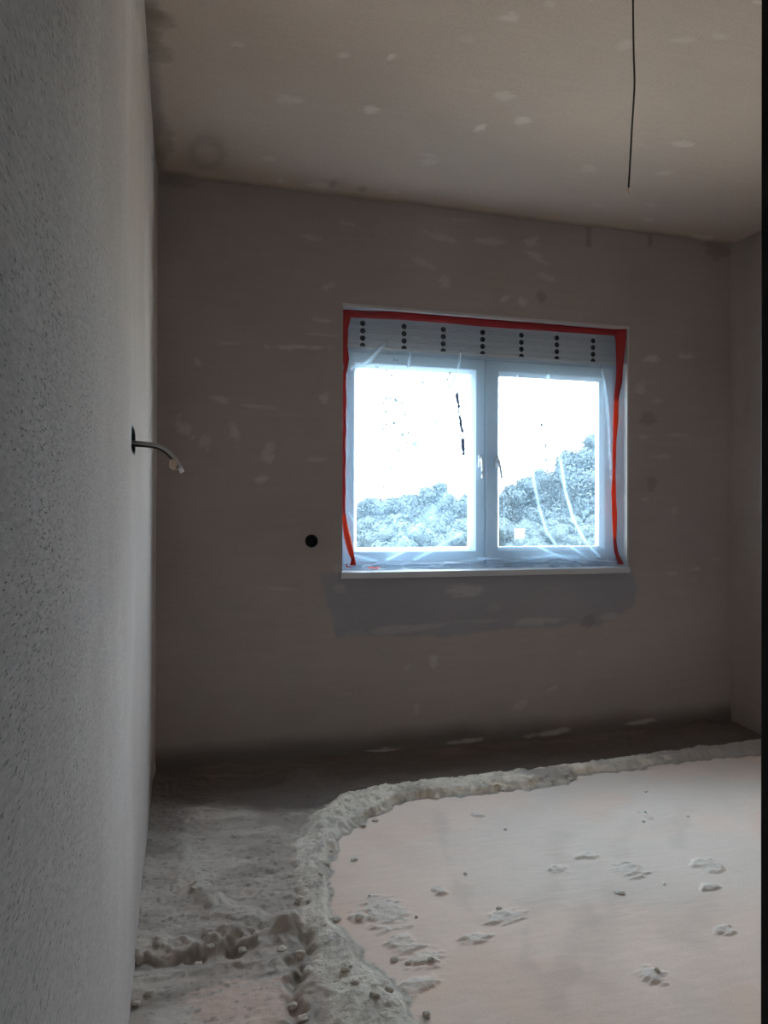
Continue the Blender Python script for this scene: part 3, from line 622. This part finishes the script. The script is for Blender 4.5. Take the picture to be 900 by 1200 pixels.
# perforated hollow strip over the frame: horizontal ribs, seven columns of round holes
TOPZ = WZ1
bm = bmesh.new(); cols = [at(px, 392, y=FY)[0] for px in (425, 473.5, 519.5, 565.5, 611, 652.5, 695)]
pitch = 0.0385; hole_z = [STRIP_Z + .012 + pitch * k for k in range(4)]; hr = .0148
zl = [STRIP_Z]
for k in range(4): zl += [hole_z[k] - .018, hole_z[k] + .018]
zl.append(TOPZ)
sq = .018
def hexes(cx, cz, r, y, n=12): return [(cx + r * math.cos(2 * math.pi * (k + .5) / n), y, cz + r * math.sin(2 * math.pi * (k + .5) / n)) for k in range(n)]
xl = [WX0]
for cxx in cols: xl += [cxx - sq, cxx + sq]
xl.append(WX1)
for j in range(len(zl) - 1):
    za, zb = zl[j], zl[j + 1]
    for i in range(len(xl) - 1):
        xa, xb = xl[i], xl[i + 1]
        holed = (i % 2 == 1) and (j % 2 == 1)
        if not holed:
            if i % 2 == 0 and j % 2 == 1:                     # ribbed stretch between hole columns: three raised ribs per row
                n = 3; st = (zb - za) / n
                for r_ in range(n):
                    z0, z1 = za + st * r_, za + st * (r_ + 1)
                    prof = [(z0, 0), (z0 + st * .15, -.006), (z0 + st * .62, -.006), (z0 + st * .72, .008), (z1, 0)]
                    for (p0, d0), (p1, d1) in zip(prof[:-1], prof[1:]): quad(bm, (xa, FY + d0, p0), (xb, FY + d0, p0), (xb, FY + d1, p1), (xa, FY + d1, p1))
                continue
            quad(bm, (xa, FY, za), (xb, FY, za), (xb, FY, zb), (xa, FY, zb)); continue
        cxx, czz = (xa + xb) / 2, (za + zb) / 2; n = 12
        ring = [bm.verts.new(p) for p in hexes(cxx, czz, hr, FY)]; ring2 = [bm.verts.new(p) for p in hexes(cxx, czz, hr, FY + .03)]
        sqp = []
        for k in range(n):
            a = 2 * math.pi * (k + .5) / n; c_, s_ = math.cos(a), math.sin(a); q_ = max(abs(c_), abs(s_)); sqp.append(bm.verts.new((cxx + sq * c_ / q_, FY, czz + sq * s_ / q_)))
        for k in range(n):
            bm.faces.new((sqp[k], sqp[(k + 1) % n], ring[(k + 1) % n], ring[k]))
            fc = bm.faces.new((ring[k], ring[(k + 1) % n], ring2[(k + 1) % n], ring2[k])); fc.material_index = 1
        fc = bm.faces.new(ring2); fc.material_index = 1
        for c_, s_ in ((1, 1), (-1, 1), (-1, -1), (1, -1)):
            k = [q for q in range(n) if (math.cos(2 * math.pi * (q + .5) / n) * c_ > .5) and (math.sin(2 * math.pi * (q + .5) / n) * s_ > .5)]
            if len(k) == 2 or True:
                cand = sorted(range(n), key=lambda q: -(math.cos(2 * math.pi * (q + .5) / n) * c_ + math.sin(2 * math.pi * (q + .5) / n) * s_))[:2]
                vtx = bm.verts.new((cxx + sq * c_, FY, czz + sq * s_)); bm.faces.new((sqp[cand[0]], vtx, sqp[cand[1]]))
box(bm, (WX0, FY + .035, STRIP_Z), (WX1, FY + .075, TOPZ)); box(bm, (WX0, FY - .010, STRIP_Z - .002), (WX1, FY + .035, STRIP_Z + .006), .001)
o = under(from_bm('perforated_strip', bm, [M['strip'], M['hole_shade']]), win); o['label'] = 'grey ribbed strip with columns of dark holes'
# sill board
bm = bmesh.new()
SXL, SXR = at(399.5, 672, y=D - .03)[0], at(738.5, 664, y=D - .03)[0]
box(bm, (SXL, D - .032, WZ0 - .030), (SXR, D - .002, WZ0 + .002), .004); box(bm, (WX0, D - .004, WZ0 - .008), (WX1, FY + .02, WZ0 + .002), .001)
under(from_bm('sill', bm, M['sill']), win)

# ------------------------------------------------------------------ polythene sheet over the window
def film_y(x, z):
    y = np.full(x.shape, 3.650)
    y = y - .035 * sstep(2.475, 2.535, x)
    return y
fp = lambda px, py: (lambda p: (p[0], p[2]))(at(px, py, y=3.650))
FOLDS = [(((606, 440), (614, 480), (620, 520), (626, 565), (632, 595), (640, 622), (652, 640)), .008, .55), (((642, 440), (648, 475), (655, 530), (662, 575), (672, 610), (684, 632), (702, 652)), .009, .75),
         (((452, 402), (430, 425), (412, 432)), .010, .55), (((482, 412), (478, 430)), .006, .35), (((540, 412), (536, 436)), .006, .35), (((553, 545), (520, 585), (490, 615), (455, 650)), .022, .11),
         (((705, 430), (712, 480), (716, 560)), .010, .35), (((728, 430), (732, 500), (735, 560)), .012, .40), (((480, 642), (450, 658), (425, 668)), .008, .75), (((412, 650), (450, 660), (520, 662), (565, 656)), .009, .65),
         (((560, 654), (600, 658), (650, 650), (712, 660)), .010, .7), (((630, 640), (655, 652), (690, 664)), .007, .6), (((665, 638), (690, 655), (722, 662)), .007, .6), (((408, 600), (416, 612)), .006, .5),
         (((540, 625), (500, 648), (470, 664)), .010, .35), (((696, 450), (700, 560), (700, 640)), .012, .25), (((403, 440), (407, 520), (408, 600)), .010, .15), (((590, 570), (592, 640)), .004, .25), (((580, 600), (600, 640)), .004, .2)]
def film_milky(x, z):
    d = .090 + .03 * (fbm(x * 5, z * 5, 3, 201) - .5)
    low = sstep(1.35, .95, z); d = d + .025 * low * fbm(x * 7 + 3, z * 7, 3, 203)
    for path, w, k in FOLDS:
        q = seg_dist(x, z, [fp(*p) for p in path]); br = .45 + 1.1 * fbm(x * 14, z * 14, 2, 205)
        d = d + k * np.exp(-(q / w) ** 2) * np.clip(br, 0, 1)
    cx, cz = fp(466, 607); spots = sstep(.60, .74, fbm(x * 42, z * 42, 2, 207)); d = d + .28 * spots * np.exp(-(((x - cx) / .15) ** 2 + ((z - cz) / .10) ** 2))
    cx, cz = fp(685, 600); d = d + .22 * spots * np.exp(-(((x - cx) / .10) ** 2 + ((z - cz) / .10) ** 2))
    crum = sstep(.975, .925, z); d = d + crum * (.05 + .22 * sstep(.50, .70, fbm(x * 16, z * 60, 3, 209)))
    d = d + crum * .45 * np.exp(-((x - fp(665, 660)[0]) / .17) ** 2) * fbm(x * 22, z * 50, 3, 210)
    d = d + .18 * sstep(2.47, 2.50, x)
    return np.clip(d, 0, .85)
def film_dirt_and_folds(x, z):
    d = np.zeros(x.shape)
    q = seg_dist(x, z, [fp(*p) for p in ((535, 460), (538, 480), (541, 503), (543, 532))]); zz = (z - fp(540, 532)[1]) / (fp(540, 460)[1] - fp(540, 532)[1])
    d = np.maximum(d, .85 * sstep(.011, .004, q + .012 * (fbm(x * 60, z * 40, 2, 211) - .5)) * sstep(.26, .40, fbm(x * 50, z * 45, 2, 212)) * (zz > -.05))
    q = seg_dist(x, z, [fp(*p) for p in ((639, 515), (640, 530), (640, 546))]); d = np.maximum(d, .55 * sstep(.007, .003, q) * sstep(.3, .5, fbm(x * 60, z * 50, 2, 213)))
    q = seg_dist(x, z, [fp(*p) for p in ((635, 470), (634.6, 498))]); d = np.maximum(d, .22 * sstep(.005, .002, q))
    cx, cz = fp(634.8, 498); d = np.maximum(d, .6 * sstep(.010, .006, np.hypot(x - cx, z - cz)))
    for path in (((616, 455), (619, 500), (622, 545)), ((649, 450), (653, 500), (657, 540))):
        q = seg_dist(x, z, [fp(*p) for p in path]); d = np.maximum(d, .25 * sstep(.006, .002, q))  # not dirt: darker lines where folds dim the sky, put into the mask
    cx, cz = fp(455, 495); g = np.exp(-(((x - cx) / .22) ** 2 + ((z - cz) / .30) ** 2))
    d = np.maximum(d, .55 * g * sstep(glass[0][0] + .02, glass[0][0] + .05, x) * sstep(.69, .73, fbm(x * 85, z * 70, 2, 215)))
    for path in (((527, 437), (524, 446)), ((534, 440), (528, 452), (524, 454)), ((512, 492), (505, 500)), ((494, 448), (498, 449)), ((452, 567), (449, 571))):
        q = seg_dist(x, z, [fp(*p) for p in path]); d = np.maximum(d, .4 * sstep(.006, .003, q))
    return d
ZB = 0.955
def film_shape(x, t):
    """Hangs straight down to just above the sill, then the slack lies crumpled on the sill board."""
    z = np.where(t > ZB, t, 0); y = film_y(x, t)
    for path, w, k in FOLDS:
        q = seg_dist(x, t, [fp(*p) for p in path]); y = y - .35 * w * k * np.exp(-(q / (w * 1.6)) ** 2)
    y = y + .006 * (fbm(x * 6, t * 4, 3, 221) - .5) * sstep(WX0, WX0 + .1, x)
    s = np.clip((ZB - t) / .10, 0, 1)                                       # 0 at the bend, 1 at the free edge
    crump = fbm(x * 13, t * 40, 3, 223)
    hump = .030 * np.exp(-((x - fp(655, 660)[0]) / .13) ** 2) + .012
    zl = .9095 + (ZB - .9095) * (1 - s) ** 2.2 + hump * crump * np.sin(np.clip(s, 0, 1) * math.pi) + .004 * crump
    yl = y - .045 * s + .015 * (fbm(x * 10, t * 25, 2, 225) - .5) * np.sin(s * math.pi)
    low = t <= ZB
    return np.stack([x, np.where(low, yl, y), np.where(low, zl, t)], -1)
us = lines(WX0 + .004, cells(WX0, WX1, .0045), WX1 - .007); vs = lines(ZB - .10, 24, ZB, cells(ZB, WZ1 - .004, .0045), WZ1 - .004)
film = grid('plastic_sheet', us, vs, film_shape, M['film'], attrs={'milky': film_milky, 'dirt': film_dirt_and_folds})
tag(film, 'clear crumpled plastic sheet stretched over the white window', 'plastic sheet')

# red tape along three edges of the sheet
def tape(name, rows, backlit, label, horizontal=False, curl=None):
    bm = bmesh.new(); lay = bm.verts.layers.float.new('backlit'); R = []
    dense = []
    for i in range(len(rows) - 1):
        n = max(1, int(abs(rows[i + 1][0] - rows[i][0]) / 5))
        dense += [tuple(a + (b - a) * k / n for a, b in zip(rows[i], rows[i + 1])) for k in range(n)]
    dense.append(rows[-1])
    rs = random.Random(5)
    for i, (t, a, b) in enumerate(dense):
        row = []
        for j in range(4):
            e = a + (b - a) * j / 3
            P = at(e, t, y=3.634) if not horizontal else at(t, e, y=3.634)
            off = film_y(np.array([P[0]]), np.array([P[2]]))[0] - 3.650
            if P[2] < ZB + .02: off -= .008 + .045 * min(1, 1 - (max(.02, P[2] - .9095) / .0655) ** .45)
            bulge = -.003 * math.sin(math.pi * j / 3) - .003 * (.5 + .5 * math.sin(i * .9 + j)) 
            P = (min(max(P[0], WX0 + .002), WX1 - .006), P[1] + off + bulge, min(P[2], WZ1 - .003))
            v = bm.verts.new(P); v[lay] = backlit(t); row.append(v)
        R.append(row)
    for r0, r1 in zip(R[:-1], R[1:]):
        for j in range(3): bm.faces.new((r0[j], r0[j + 1], r1[j + 1], r1[j]))
    if curl: curl(bm, lay)
    bmesh.ops.recalc_face_normals(bm, faces=bm.faces[:])
    me = bpy.data.meshes.new(name); bm.to_mesh(me); bm.free(); o = link(name, me, M['tape'], None, True)
    md = o.modifiers.new('thickness', 'SOLIDIFY'); md.thickness = .0012; md.offset = 0
    return tag(o, label, 'tape', 'red tape holding the plastic sheet')
def end_curl(bm, lay):
    pts = [at(x_, y_, y=3.606) for x_, y_ in ((415, 657), (415.5, 663), (411, 666), (406, 664.5), (405.5, 661))]
    prev = None
    for p in pts:
        p[2] = max(p[2], .928)
        a = bm.verts.new((p[0], p[1], p[2])); b_ = bm.verts.new((p[0], p[1] - .020, p[2] + .004)); a[lay] = b_[lay] = .75
        if prev: bm.faces.new((prev[0], a, b_, prev[1]))
        prev = (a, b_)
tape('tape_strip', [(363, 402, 409), (372, 402, 411), (385, 401.5, 408), (405, 401, 407.2), (421, 401.6, 409), (431, 402.4, 407.4), (438, 401.6, 405.8), (470, 401.5, 406), (525, 401, 405.4), (600, 400.8, 404.8), (611, 401, 406.5), (630, 403, 411), (645, 407, 414), (655, 411, 415.6), (662, 409, 416)],
     lambda t: .75 if 600 < t < 652 else .12, 'red tape down the left edge of the sheet, curled at the sill', curl=end_curl)
tape('tape_strip', [(386, 719, 730), (400, 721, 730), (421, 722, 728), (447, 721.5, 726.8), (466, 719.4, 724.2), (490, 718.7, 723.8), (525, 717.7, 721.7), (561, 717.4, 721), (577, 716.2, 721.5), (600, 717, 722.5), (634, 718.3, 722), (653, 720.4, 724), (661, 721, 726)],
     lambda t: 1.0 if 466 < t < 632 else .1, 'red-orange tape running down the right edge of the sheet')
tape('tape_strip', [(402, 363, 372), (470, 365.5, 375), (520, 369.5, 378.5), (560, 373.5, 382.5), (655, 380.5, 389), (722, 385.5, 393.5)],
     lambda t: .05, 'dark red tape along the top edge of the sheet', horizontal=True)
bm = bmesh.new(); lay = bm.verts.layers.float.new('backlit')
pv = None
for i, px in enumerate(range(431, 446, 2)):
    p = at(px, 665, y=3.612); z_ = .924 + .002 * math.sin(i); hw_ = .012 * math.sin(math.pi * (i + .6) / 8.2)
    a, b_ = bm.verts.new((p[0], 3.612 - hw_, z_)), bm.verts.new((p[0], 3.612 + hw_, z_ + .004)); a[lay] = b_[lay] = .5
    if pv: bm.faces.new((pv[0], a, b_, pv[1]))
    pv = (a, b_)
me = bpy.data.meshes.new('tape_scrap'); bm.to_mesh(me); bm.free(); o = link('tape_scrap', me, M['tape']); md = o.modifiers.new('thickness', 'SOLIDIFY'); md.thickness = .001
tag(o, 'small scrap of red tape lying on the white sill', 'tape')

# ------------------------------------------------------------------ boxes and wires in the walls
def cup(name, axis, c, ra, rb, pw, depth, mat):
    """Box sunk into a wall: rim, inside wall, back."""
    bm = bmesh.new(); n = 40; rings = []
    for rr, dd in ((.0035, -.0015), (-.0005, -.002), (-.002, 0.0), (-.003, depth), (-.02, depth)):
        ring = []
        for k in range(n):
            ct, st = math.cos(2 * math.pi * k / n), math.sin(2 * math.pi * k / n); q = (abs(ct) ** pw + abs(st) ** pw) ** (1 / pw)
            a, b_ = (ra + rr) * ct / q, (rb + rr) * st / q
            ring.append(bm.verts.new((c[0] + a, c[1] + dd, c[2] + b_) if axis == 'y' else (c[0] - dd, c[1] + a, c[2] + b_)))
        rings.append(ring)
    for r0, r1 in zip(rings[:-1], rings[1:]):
        for k in range(n): bm.faces.new((r0[k], r0[(k + 1) % n], r1[(k + 1) % n], r1[k]))
    bm.faces.new(rings[-1])
    return from_bm(name, bm, mat)
jb = empty('junction_box', (BOX_X, D, BOX_Z)); tag(jb, 'round black junction box sunk in the wall left of the window', 'junction box')
under(cup('box_shell', 'y', (BOX_X, D - .001, BOX_Z), .029, .029, 2, .045, M['black']), jb)
bm = bmesh.new()
for k, (dx, dz, ex, ez) in enumerate(((-.008, .004, .010, -.006), (.004, .010, .016, .012), (.0, -.012, -.012, -.004))):
    tube(bm, smooth_path([(BOX_X + dx, D + .043, BOX_Z + dz), (BOX_X + dx * .6, D + .015, BOX_Z + dz + .004), (BOX_X + ex, D + .004, BOX_Z + ez), (BOX_X + ex * .4, D + .020, BOX_Z + ez * 1.6)], 5), .0025, 8)
under(from_bm('wires', bm, M['darkwire'], smooth=True), jb)

LBX = float(left_shape(np.array([LBY]), np.array([LBZ]))[0, 0]) - .001
lb = empty('junction_box', (0, LBY, LBZ)); tag(lb, 'black junction box in the left wall with cable coming out', 'junction box')
under(cup('box_shell', 'x', (LBX, LBY, LBZ), LBA, LBB, 4, .05, M['black']), lb)
cb = empty('cable', (0, LBY, LBZ)); tag(cb, 'short grey cable bending out of the left wall box', 'cable')
def lw(px, py, y): p = at(px, py, y=y); return (p[0], p[1], p[2])
root = (-.035, LBY + .005, LBZ - .004)
path = [root, lw(159, 518.5, LBY + .003), lw(172, 519.8, LBY), lw(184, 521.8, LBY - .005), lw(194, 526.5, LBY - .01), lw(203, 535, LBY - .01), lw(209, 544, LBY - .01), lw(213.5, 552.5, LBY - .01)]
sp = smooth_path(path, 7); bm = bmesh.new(); tube(bm, sp, .0048, 12)
under(from_bm('sheath', bm, M['cable'], smooth=True), cb)
path2 = [root, lw(159, 522, LBY + .01), lw(172, 523, LBY + .006), lw(184, 525, LBY), lw(193, 530, LBY - .004), lw(200, 536.5, LBY - .006), lw(205, 543, LBY - .006), lw(209.5, 549.5, LBY - .006), lw(211, 553.0, LBY - .006)]
bm = bmesh.new(); tube(bm, smooth_path(path2, 7), .0036, 10)
under(from_bm('dark_core', bm, M['darkwire'], smooth=True), cb)
bm = bmesh.new(); p = Vector(lw(203.2, 543, LBY - .012)); box(bm, p - Vector((.010, .008, .012)), p + Vector((.008, .006, .010)), .004)
tube(bm, [p + Vector((-.004, -.008, .002)), p + Vector((-.004, -.013, .002))], .004, 10); tube(bm, [p + Vector((.002, -.006, -.010)), p + Vector((.003, -.006, -.016))], .006, 10)
o = under(from_bm('terminal', bm, M['cream'], smooth=False), cb); o['label'] = 'cream terminal clip'
bm = bmesh.new(); tube(bm, [lw(210.5, 548, LBY - .012), lw(213.6, 553.8, LBY - .012)], .0058, 10)
under(from_bm('tip', bm, M['tipwhite'], smooth=True), cb)

ZC = 1.92 
def wirept(px, py): p = at(px, py, y=ZC); return Vector((p[0], p[1], p[2]))
top = wirept(741, 0); cwire = empty('ceiling_wire', (top.x, ZC, H)); tag(cwire, 'thin dark wire hanging down from the ceiling', 'wire')
w_path = [Vector((top.x - .006, ZC + .004, H - .002)), wirept(741.5, -12), wirept(742, 20), wirept(742.6, 60), wirept(743.6, 92), wirept(743, 112), wirept(740.6, 150), wirept(738.4, 190), wirept(736.6, 220)]
bm = bmesh.new(); tube(bm, smooth_path(w_path, 8), .0028, 8, up=(0, 1, 0)); under(from_bm('insulation', bm, M['darkwire'], smooth=True), cwire)
bm = bmesh.new(); tube(bm, [wirept(736.6, 219), wirept(736.2, 224), wirept(737.8, 231)], .0022, 8, up=(0, 1, 0)); under(from_bm('bare_end', bm, M['copper'], smooth=True), cwire)

# ------------------------------------------------------------------ loose bits on the floor
def lump(seed, mat):
    rs = random.Random(seed); bm = bmesh.new(); bmesh.ops.create_icosphere(bm, subdivisions=2, radius=1.0)
    sx, sy, sz = rs.uniform(.8, 1.2), rs.uniform(.6, 1.0), rs.uniform(.4, .7)
    for v in bm.verts:
        k = 1 + rs.uniform(-.22, .22); v.co = Vector((v.co.x * sx * k, v.co.y * sy * k, v.co.z * sz * k))
    me = bpy.data.meshes.new('lump'); bm.to_mesh(me); bm.free(); me.materials.append(mat); return me
lumps = [lump(i, M['mortar']) for i in range(6)]; chips = [lump(20 + i, M['chip']) for i in range(3)]
def bit(me, name, px, py, size, label, group, cat, rot):
    x, y = floorp(px, py); z = floor_z(np.array([x]), np.array([y]))[0]
    o = bpy.data.objects.new(name, me); COL.objects.link(o); o.location = (x, y, z + size * .25); o.scale = (size,) * 3; o.rotation_euler = (0, 0, rot)
    return tag(o, label, cat, group)
CHIP_LABELS = ['pale chip on the screed just right of the ridge bend', 'smallest pale chip above the round grey crust patch', 'largest white chip near the middle of the screed',
               'pale chip high on the screed, upper of a close pair', 'pale chip high on the screed, lower of a close pair', 'pale chip near the ridge under the right part of the sill',
               'pale chip farthest right on the screed', 'pale chip on the screed below the ridge, left of the others up there', 'pale chip right of the largest white chip']
for i, (px, py, s) in enumerate(((415, 1008, .011), (433, 1051, .007), (726, 1047, .014), (755, 953, .010), (754, 963, .008), (757, 928, .009), (806, 957, .007), (592, 972, .008), (778, 1036, .008))):
    bit(chips[i % 3], 'plaster_chip', px, py, s, CHIP_LABELS[i], 'plaster chips on the screed', 'chip', i * 1.3)
rs = random.Random(8); CRUMBS = []
for i, (px, py, s) in enumerate(((351, 1053, .013), (362, 1057, .011), (395, 1078, .013), (421, 1078, .014), (388, 1000, .010), (425, 968, .014), (440, 962, .011), (512, 936, .012), (590, 927, .011), (462, 1126, .012), (478, 1130, .010), (405, 1142, .016), (362, 1136, .016), (352, 1118, .015),
                                 (330, 1112, .013), (300, 1103, .012), (232, 1127, .014), (284, 1112, .012), (246, 1114, .011), (175, 1165, .012), (160, 1178, .010), (226, 1042, .011), (229, 1036, .010), (345, 1165, .014), (355, 1190, .013), (456, 1165, .015), (440, 1175, .013), (416, 1160, .013), (500, 1190, .012), (376, 1030, .010), (383, 1015, .010), (620, 922, .012), (668, 915, .010), (545, 1025, .007), (488, 1075, .008), (505, 1128, .009), (585, 1065, .008), (770, 1140, .009))):
    grp = 'crumbs beside the far ridge' if py < 972 else 'crumbs left of the ridge' if px < 350 else 'crumbs on the screed' if (py < 1100 and px > 430) or px > 482 else 'crumbs on the near ridge'
    CRUMBS.append((grp, px, py, s))
ORD = 'first second third fourth fifth sixth seventh eighth ninth tenth eleventh twelfth thirteenth fourteenth fifteenth sixteenth'.split()
PLACE = {'crumbs beside the far ridge': 'grey crumb from the left beside the far ridge', 'crumbs left of the ridge': 'grey crumb from the left on the rough floor left of the ridge',
         'crumbs on the screed': 'grey crumb from the left lying on the pinkish screed', 'crumbs on the near ridge': 'grey crumb from the bend down the near ridge'}
for i, (grp, px, py, s) in enumerate(CRUMBS):
    key = 2 if grp == 'crumbs on the near ridge' else 1
    rank = sorted(c[key] + c[3 - key] * .001 for c in CRUMBS if c[0] == grp).index((px, py)[key - 1] + (px, py)[2 - key] * .001); lab = ORD[rank] + ' ' + PLACE[grp]
    bit(lumps[i % 6], 'mortar_crumb', px, py, s, lab, grp, 'crumb', rs.uniform(0, 6))
o = bit(lumps[2], 'mortar_lump', 160, 1122, .022, 'pale upright lump of mortar against the left wall', None, 'lump', .4); o.scale = (.014, .018, .045); o.data = o.data.copy(); o.data.materials[0] = M['mortar']

# ------------------------------------------------------------------ outside
GZ = -.40
bm = bmesh.new(); quad(bm, (-90, yo + .02, GZ), (120, yo + .02, GZ), (120, 160, GZ), (-90, 160, GZ)); tag(from_bm('ground_outside', bm, M['grass']), 'pale grass ground outside the window', kind='structure')

def tree(name, px, top_py, dist, width, label, mat, seed, low=0.0):
    """Crown of leaf cards over lobes, with a trunk."""
    base = at(px, 600, y=dist); topz = at(px, top_py, y=dist)[2]; rs = np.random.RandomState(seed)
    root = empty(name, (base[0], dist, GZ)); tag(root, label, 'tree' if 'tree' in name else 'shrub', None)
    hgt = topz - GZ; nl = 26
    lobes = []
    for i in range(nl):
        a = rs.rand() * 6.28; rr = width * .5 * (rs.rand() ** .6) * .75; zz = low + (hgt - low) * (.22 + .60 * rs.rand()) * (1 - .35 * (rr / (width * .5)) ** 2)
        lobes.append((rr * math.cos(a), rr * math.sin(a) * .8, zz, width * (.14 + .12 * rs.rand())))
    lobes.append((0, 0, hgt - width * .15, width * .17))
    V, Fq = [], []
    for lx, ly, lz, lr in lobes:
        n = 800
        d = rs.normal(size=(n, 3)); d /= np.linalg.norm(d, axis=1)[:, None]; rad = lr * (.70 + .35 * rs.rand(n))
        c = d * rad[:, None] * np.array([1, 1, .85]) + (lx, ly, lz); c[:, 2] = np.clip(c[:, 2], .05, hgt)
        s = lr * .10
        t1 = np.cross(d, rs.normal(size=(n, 3))); t1 /= np.linalg.norm(t1, axis=1)[:, None] + 1e-9; t2 = np.cross(d + .5 * rs.normal(size=(n, 3)), t1); t2 /= np.linalg.norm(t2, axis=1)[:, None] + 1e-9
        b0 = len(V)
        for q in np.stack([c + s * t1, c + s * .5 * t2, c - s * t1, c - s * .5 * t2], 1).reshape(-1, 3): V.append(q)
        hull, cb = [], len(V) 
        for i in range(5):                                        # twiggy core that closes the lobe
            for j in range(8):
                ph, th = math.pi * (i + .5) / 5, 2 * math.pi * j / 8; rr = lr * .68 * (.85 + .3 * rs.rand())
                V.append((lx + rr * math.sin(ph) * math.cos(th), ly + rr * math.sin(ph) * math.sin(th), min(max(lz + rr * .85 * math.cos(ph), .05), hgt)))
        for i in range(4): Fq += [(cb + 8 * i + j, cb + 8 * i + (j + 1) % 8, cb + 8 * i + 8 + (j + 1) % 8, cb + 8 * i + 8 + j) for j in range(8)]
        Fq += [(b0 + 4 * k, b0 + 4 * k + 1, b0 + 4 * k + 2, b0 + 4 * k + 3) for k in range(n)]
    me = bpy.data.meshes.new('foliage'); me.from_pydata([tuple(v) for v in V], [], Fq); o = link('foliage', me, mat, root); o['kind'] = 'stuff'
    bm = bmesh.new(); tube(bm, [(0, 0, 0), (.03 * width, 0, hgt * .3), (-.02 * width, .02 * width, hgt * .75)], [width * .05, width * .04, width * .02], 8, up=(0, 1, 0)); from_bm('trunk', bm, M['bark'], root, True)
    return root
T = [('bushy_tree', 428, 584, 52, 4.6, 'low hazy tree at the left end of the left pane', 'leaf'), ('bushy_tree', 478, 577, 46, 4.2, 'low hazy tree in the middle of the left pane', 'leaf'),
     ('bushy_tree', 516, 562, 40, 3.6, 'taller round hazy tree right of middle in the left pane', 'leaf'), ('bushy_tree', 549, 576, 46, 3.6, 'hazy tree at the right end of the left pane', 'leaf'),
     ('bushy_tree', 598, 566, 52, 4.4, 'low hazy tree at the left end of the right pane', 'leaf'), ('bushy_tree', 634, 546, 46, 4.4, 'medium hazy tree in the middle of the right pane', 'leaf'),
     ('bushy_tree', 664, 524, 40, 4.2, 'tall hazy tree right of middle in the right pane', 'leaf'), ('bushy_tree', 694, 505, 34, 4.2, 'tallest hazy tree at the right end of the right pane', 'leaf')]
for i, (nm, px, tp, dist, wd, lab, mt) in enumerate(T): tree(nm, px, tp, dist, wd, lab, M[mt], 300 + i)
S = [(432, 604, 24.6, 1.7, 'leftmost pale bush low in the left pane'), (470, 608, 22, 1.7, 'second pale bush from the left low in the left pane'), (508, 603, 24.6, 1.7, 'third pale bush from the left low in the left pane'), (545, 606, 22, 1.6, 'rightmost pale bush low in the left pane'),
     (588, 606, 29, 1.9, 'leftmost pale bush low in the right pane'), (612, 630, 22, 1.2, 'lowest pale bush in front of the white cabinet'), (646, 607, 24.0, 1.5, 'pale bush right of the white cabinet'), (672, 603, 21.5, 1.6, 'second pale bush right of the white cabinet'), (703, 600, 25.5, 1.8, 'rightmost pale bush low in the right pane'), (616, 608, 32, 1.8, 'pale bush just behind the white cabinet')]
for i, (px, tp, dist, wd, lab) in enumerate(S): tree('garden_shrub', px, tp, dist, wd, lab, M['leafpale'], 330 + i)
p = at(610.5, 632, y=26.0); sh = empty('utility_cabinet', (p[0], 26.0, GZ)); tag(sh, 'small white utility cabinet among bushes outside the right pane', 'cabinet')
zt = at(610.5, 621, y=26.0)[2]
bm = bmesh.new(); box(bm, (p[0] - .14, 26.0, GZ), (p[0] + .14, 26.25, zt)); under(from_bm('body', bm, M['shed']), sh)
bm = bmesh.new(); box(bm, (p[0] - .16, 25.97, zt), (p[0] + .16, 26.28, zt + .03)); under(from_bm('lid', bm, M['roof']), sh)

# low belt of far woodland closing the horizon, also beyond the window's field of view
rs = np.random.RandomState(77); nq = 9000
u = rs.rand(nq) * 130 - 45; hgt = .3 + 2.6 * fbm(u * .16, u * .05 + 3, 3, 251); c = np.stack([u, 74 + 3 * rs.rand(nq), GZ + hgt * rs.rand(nq) ** .7], -1)
t1 = rs.normal(size=(nq, 3)); t1 /= np.linalg.norm(t1, axis=1)[:, None]; t2 = np.cross(t1, rs.normal(size=(nq, 3))); t2 /= np.linalg.norm(t2, axis=1)[:, None]
q = np.stack([c + .38 * t1, c + .25 * t2, c - .38 * t1, c - .25 * t2], 1).reshape(-1, 3); q[:, 2] = np.maximum(q[:, 2], GZ)
me = bpy.data.meshes.new('woodland'); me.from_pydata(q.tolist(), [], [(4 * k, 4 * k + 1, 4 * k + 2, 4 * k + 3) for k in range(nq)])
tag(link('woodland', me, M['leaf']), 'low belt of far woodland along the horizon behind the hazy trees', 'woodland', kind='stuff')
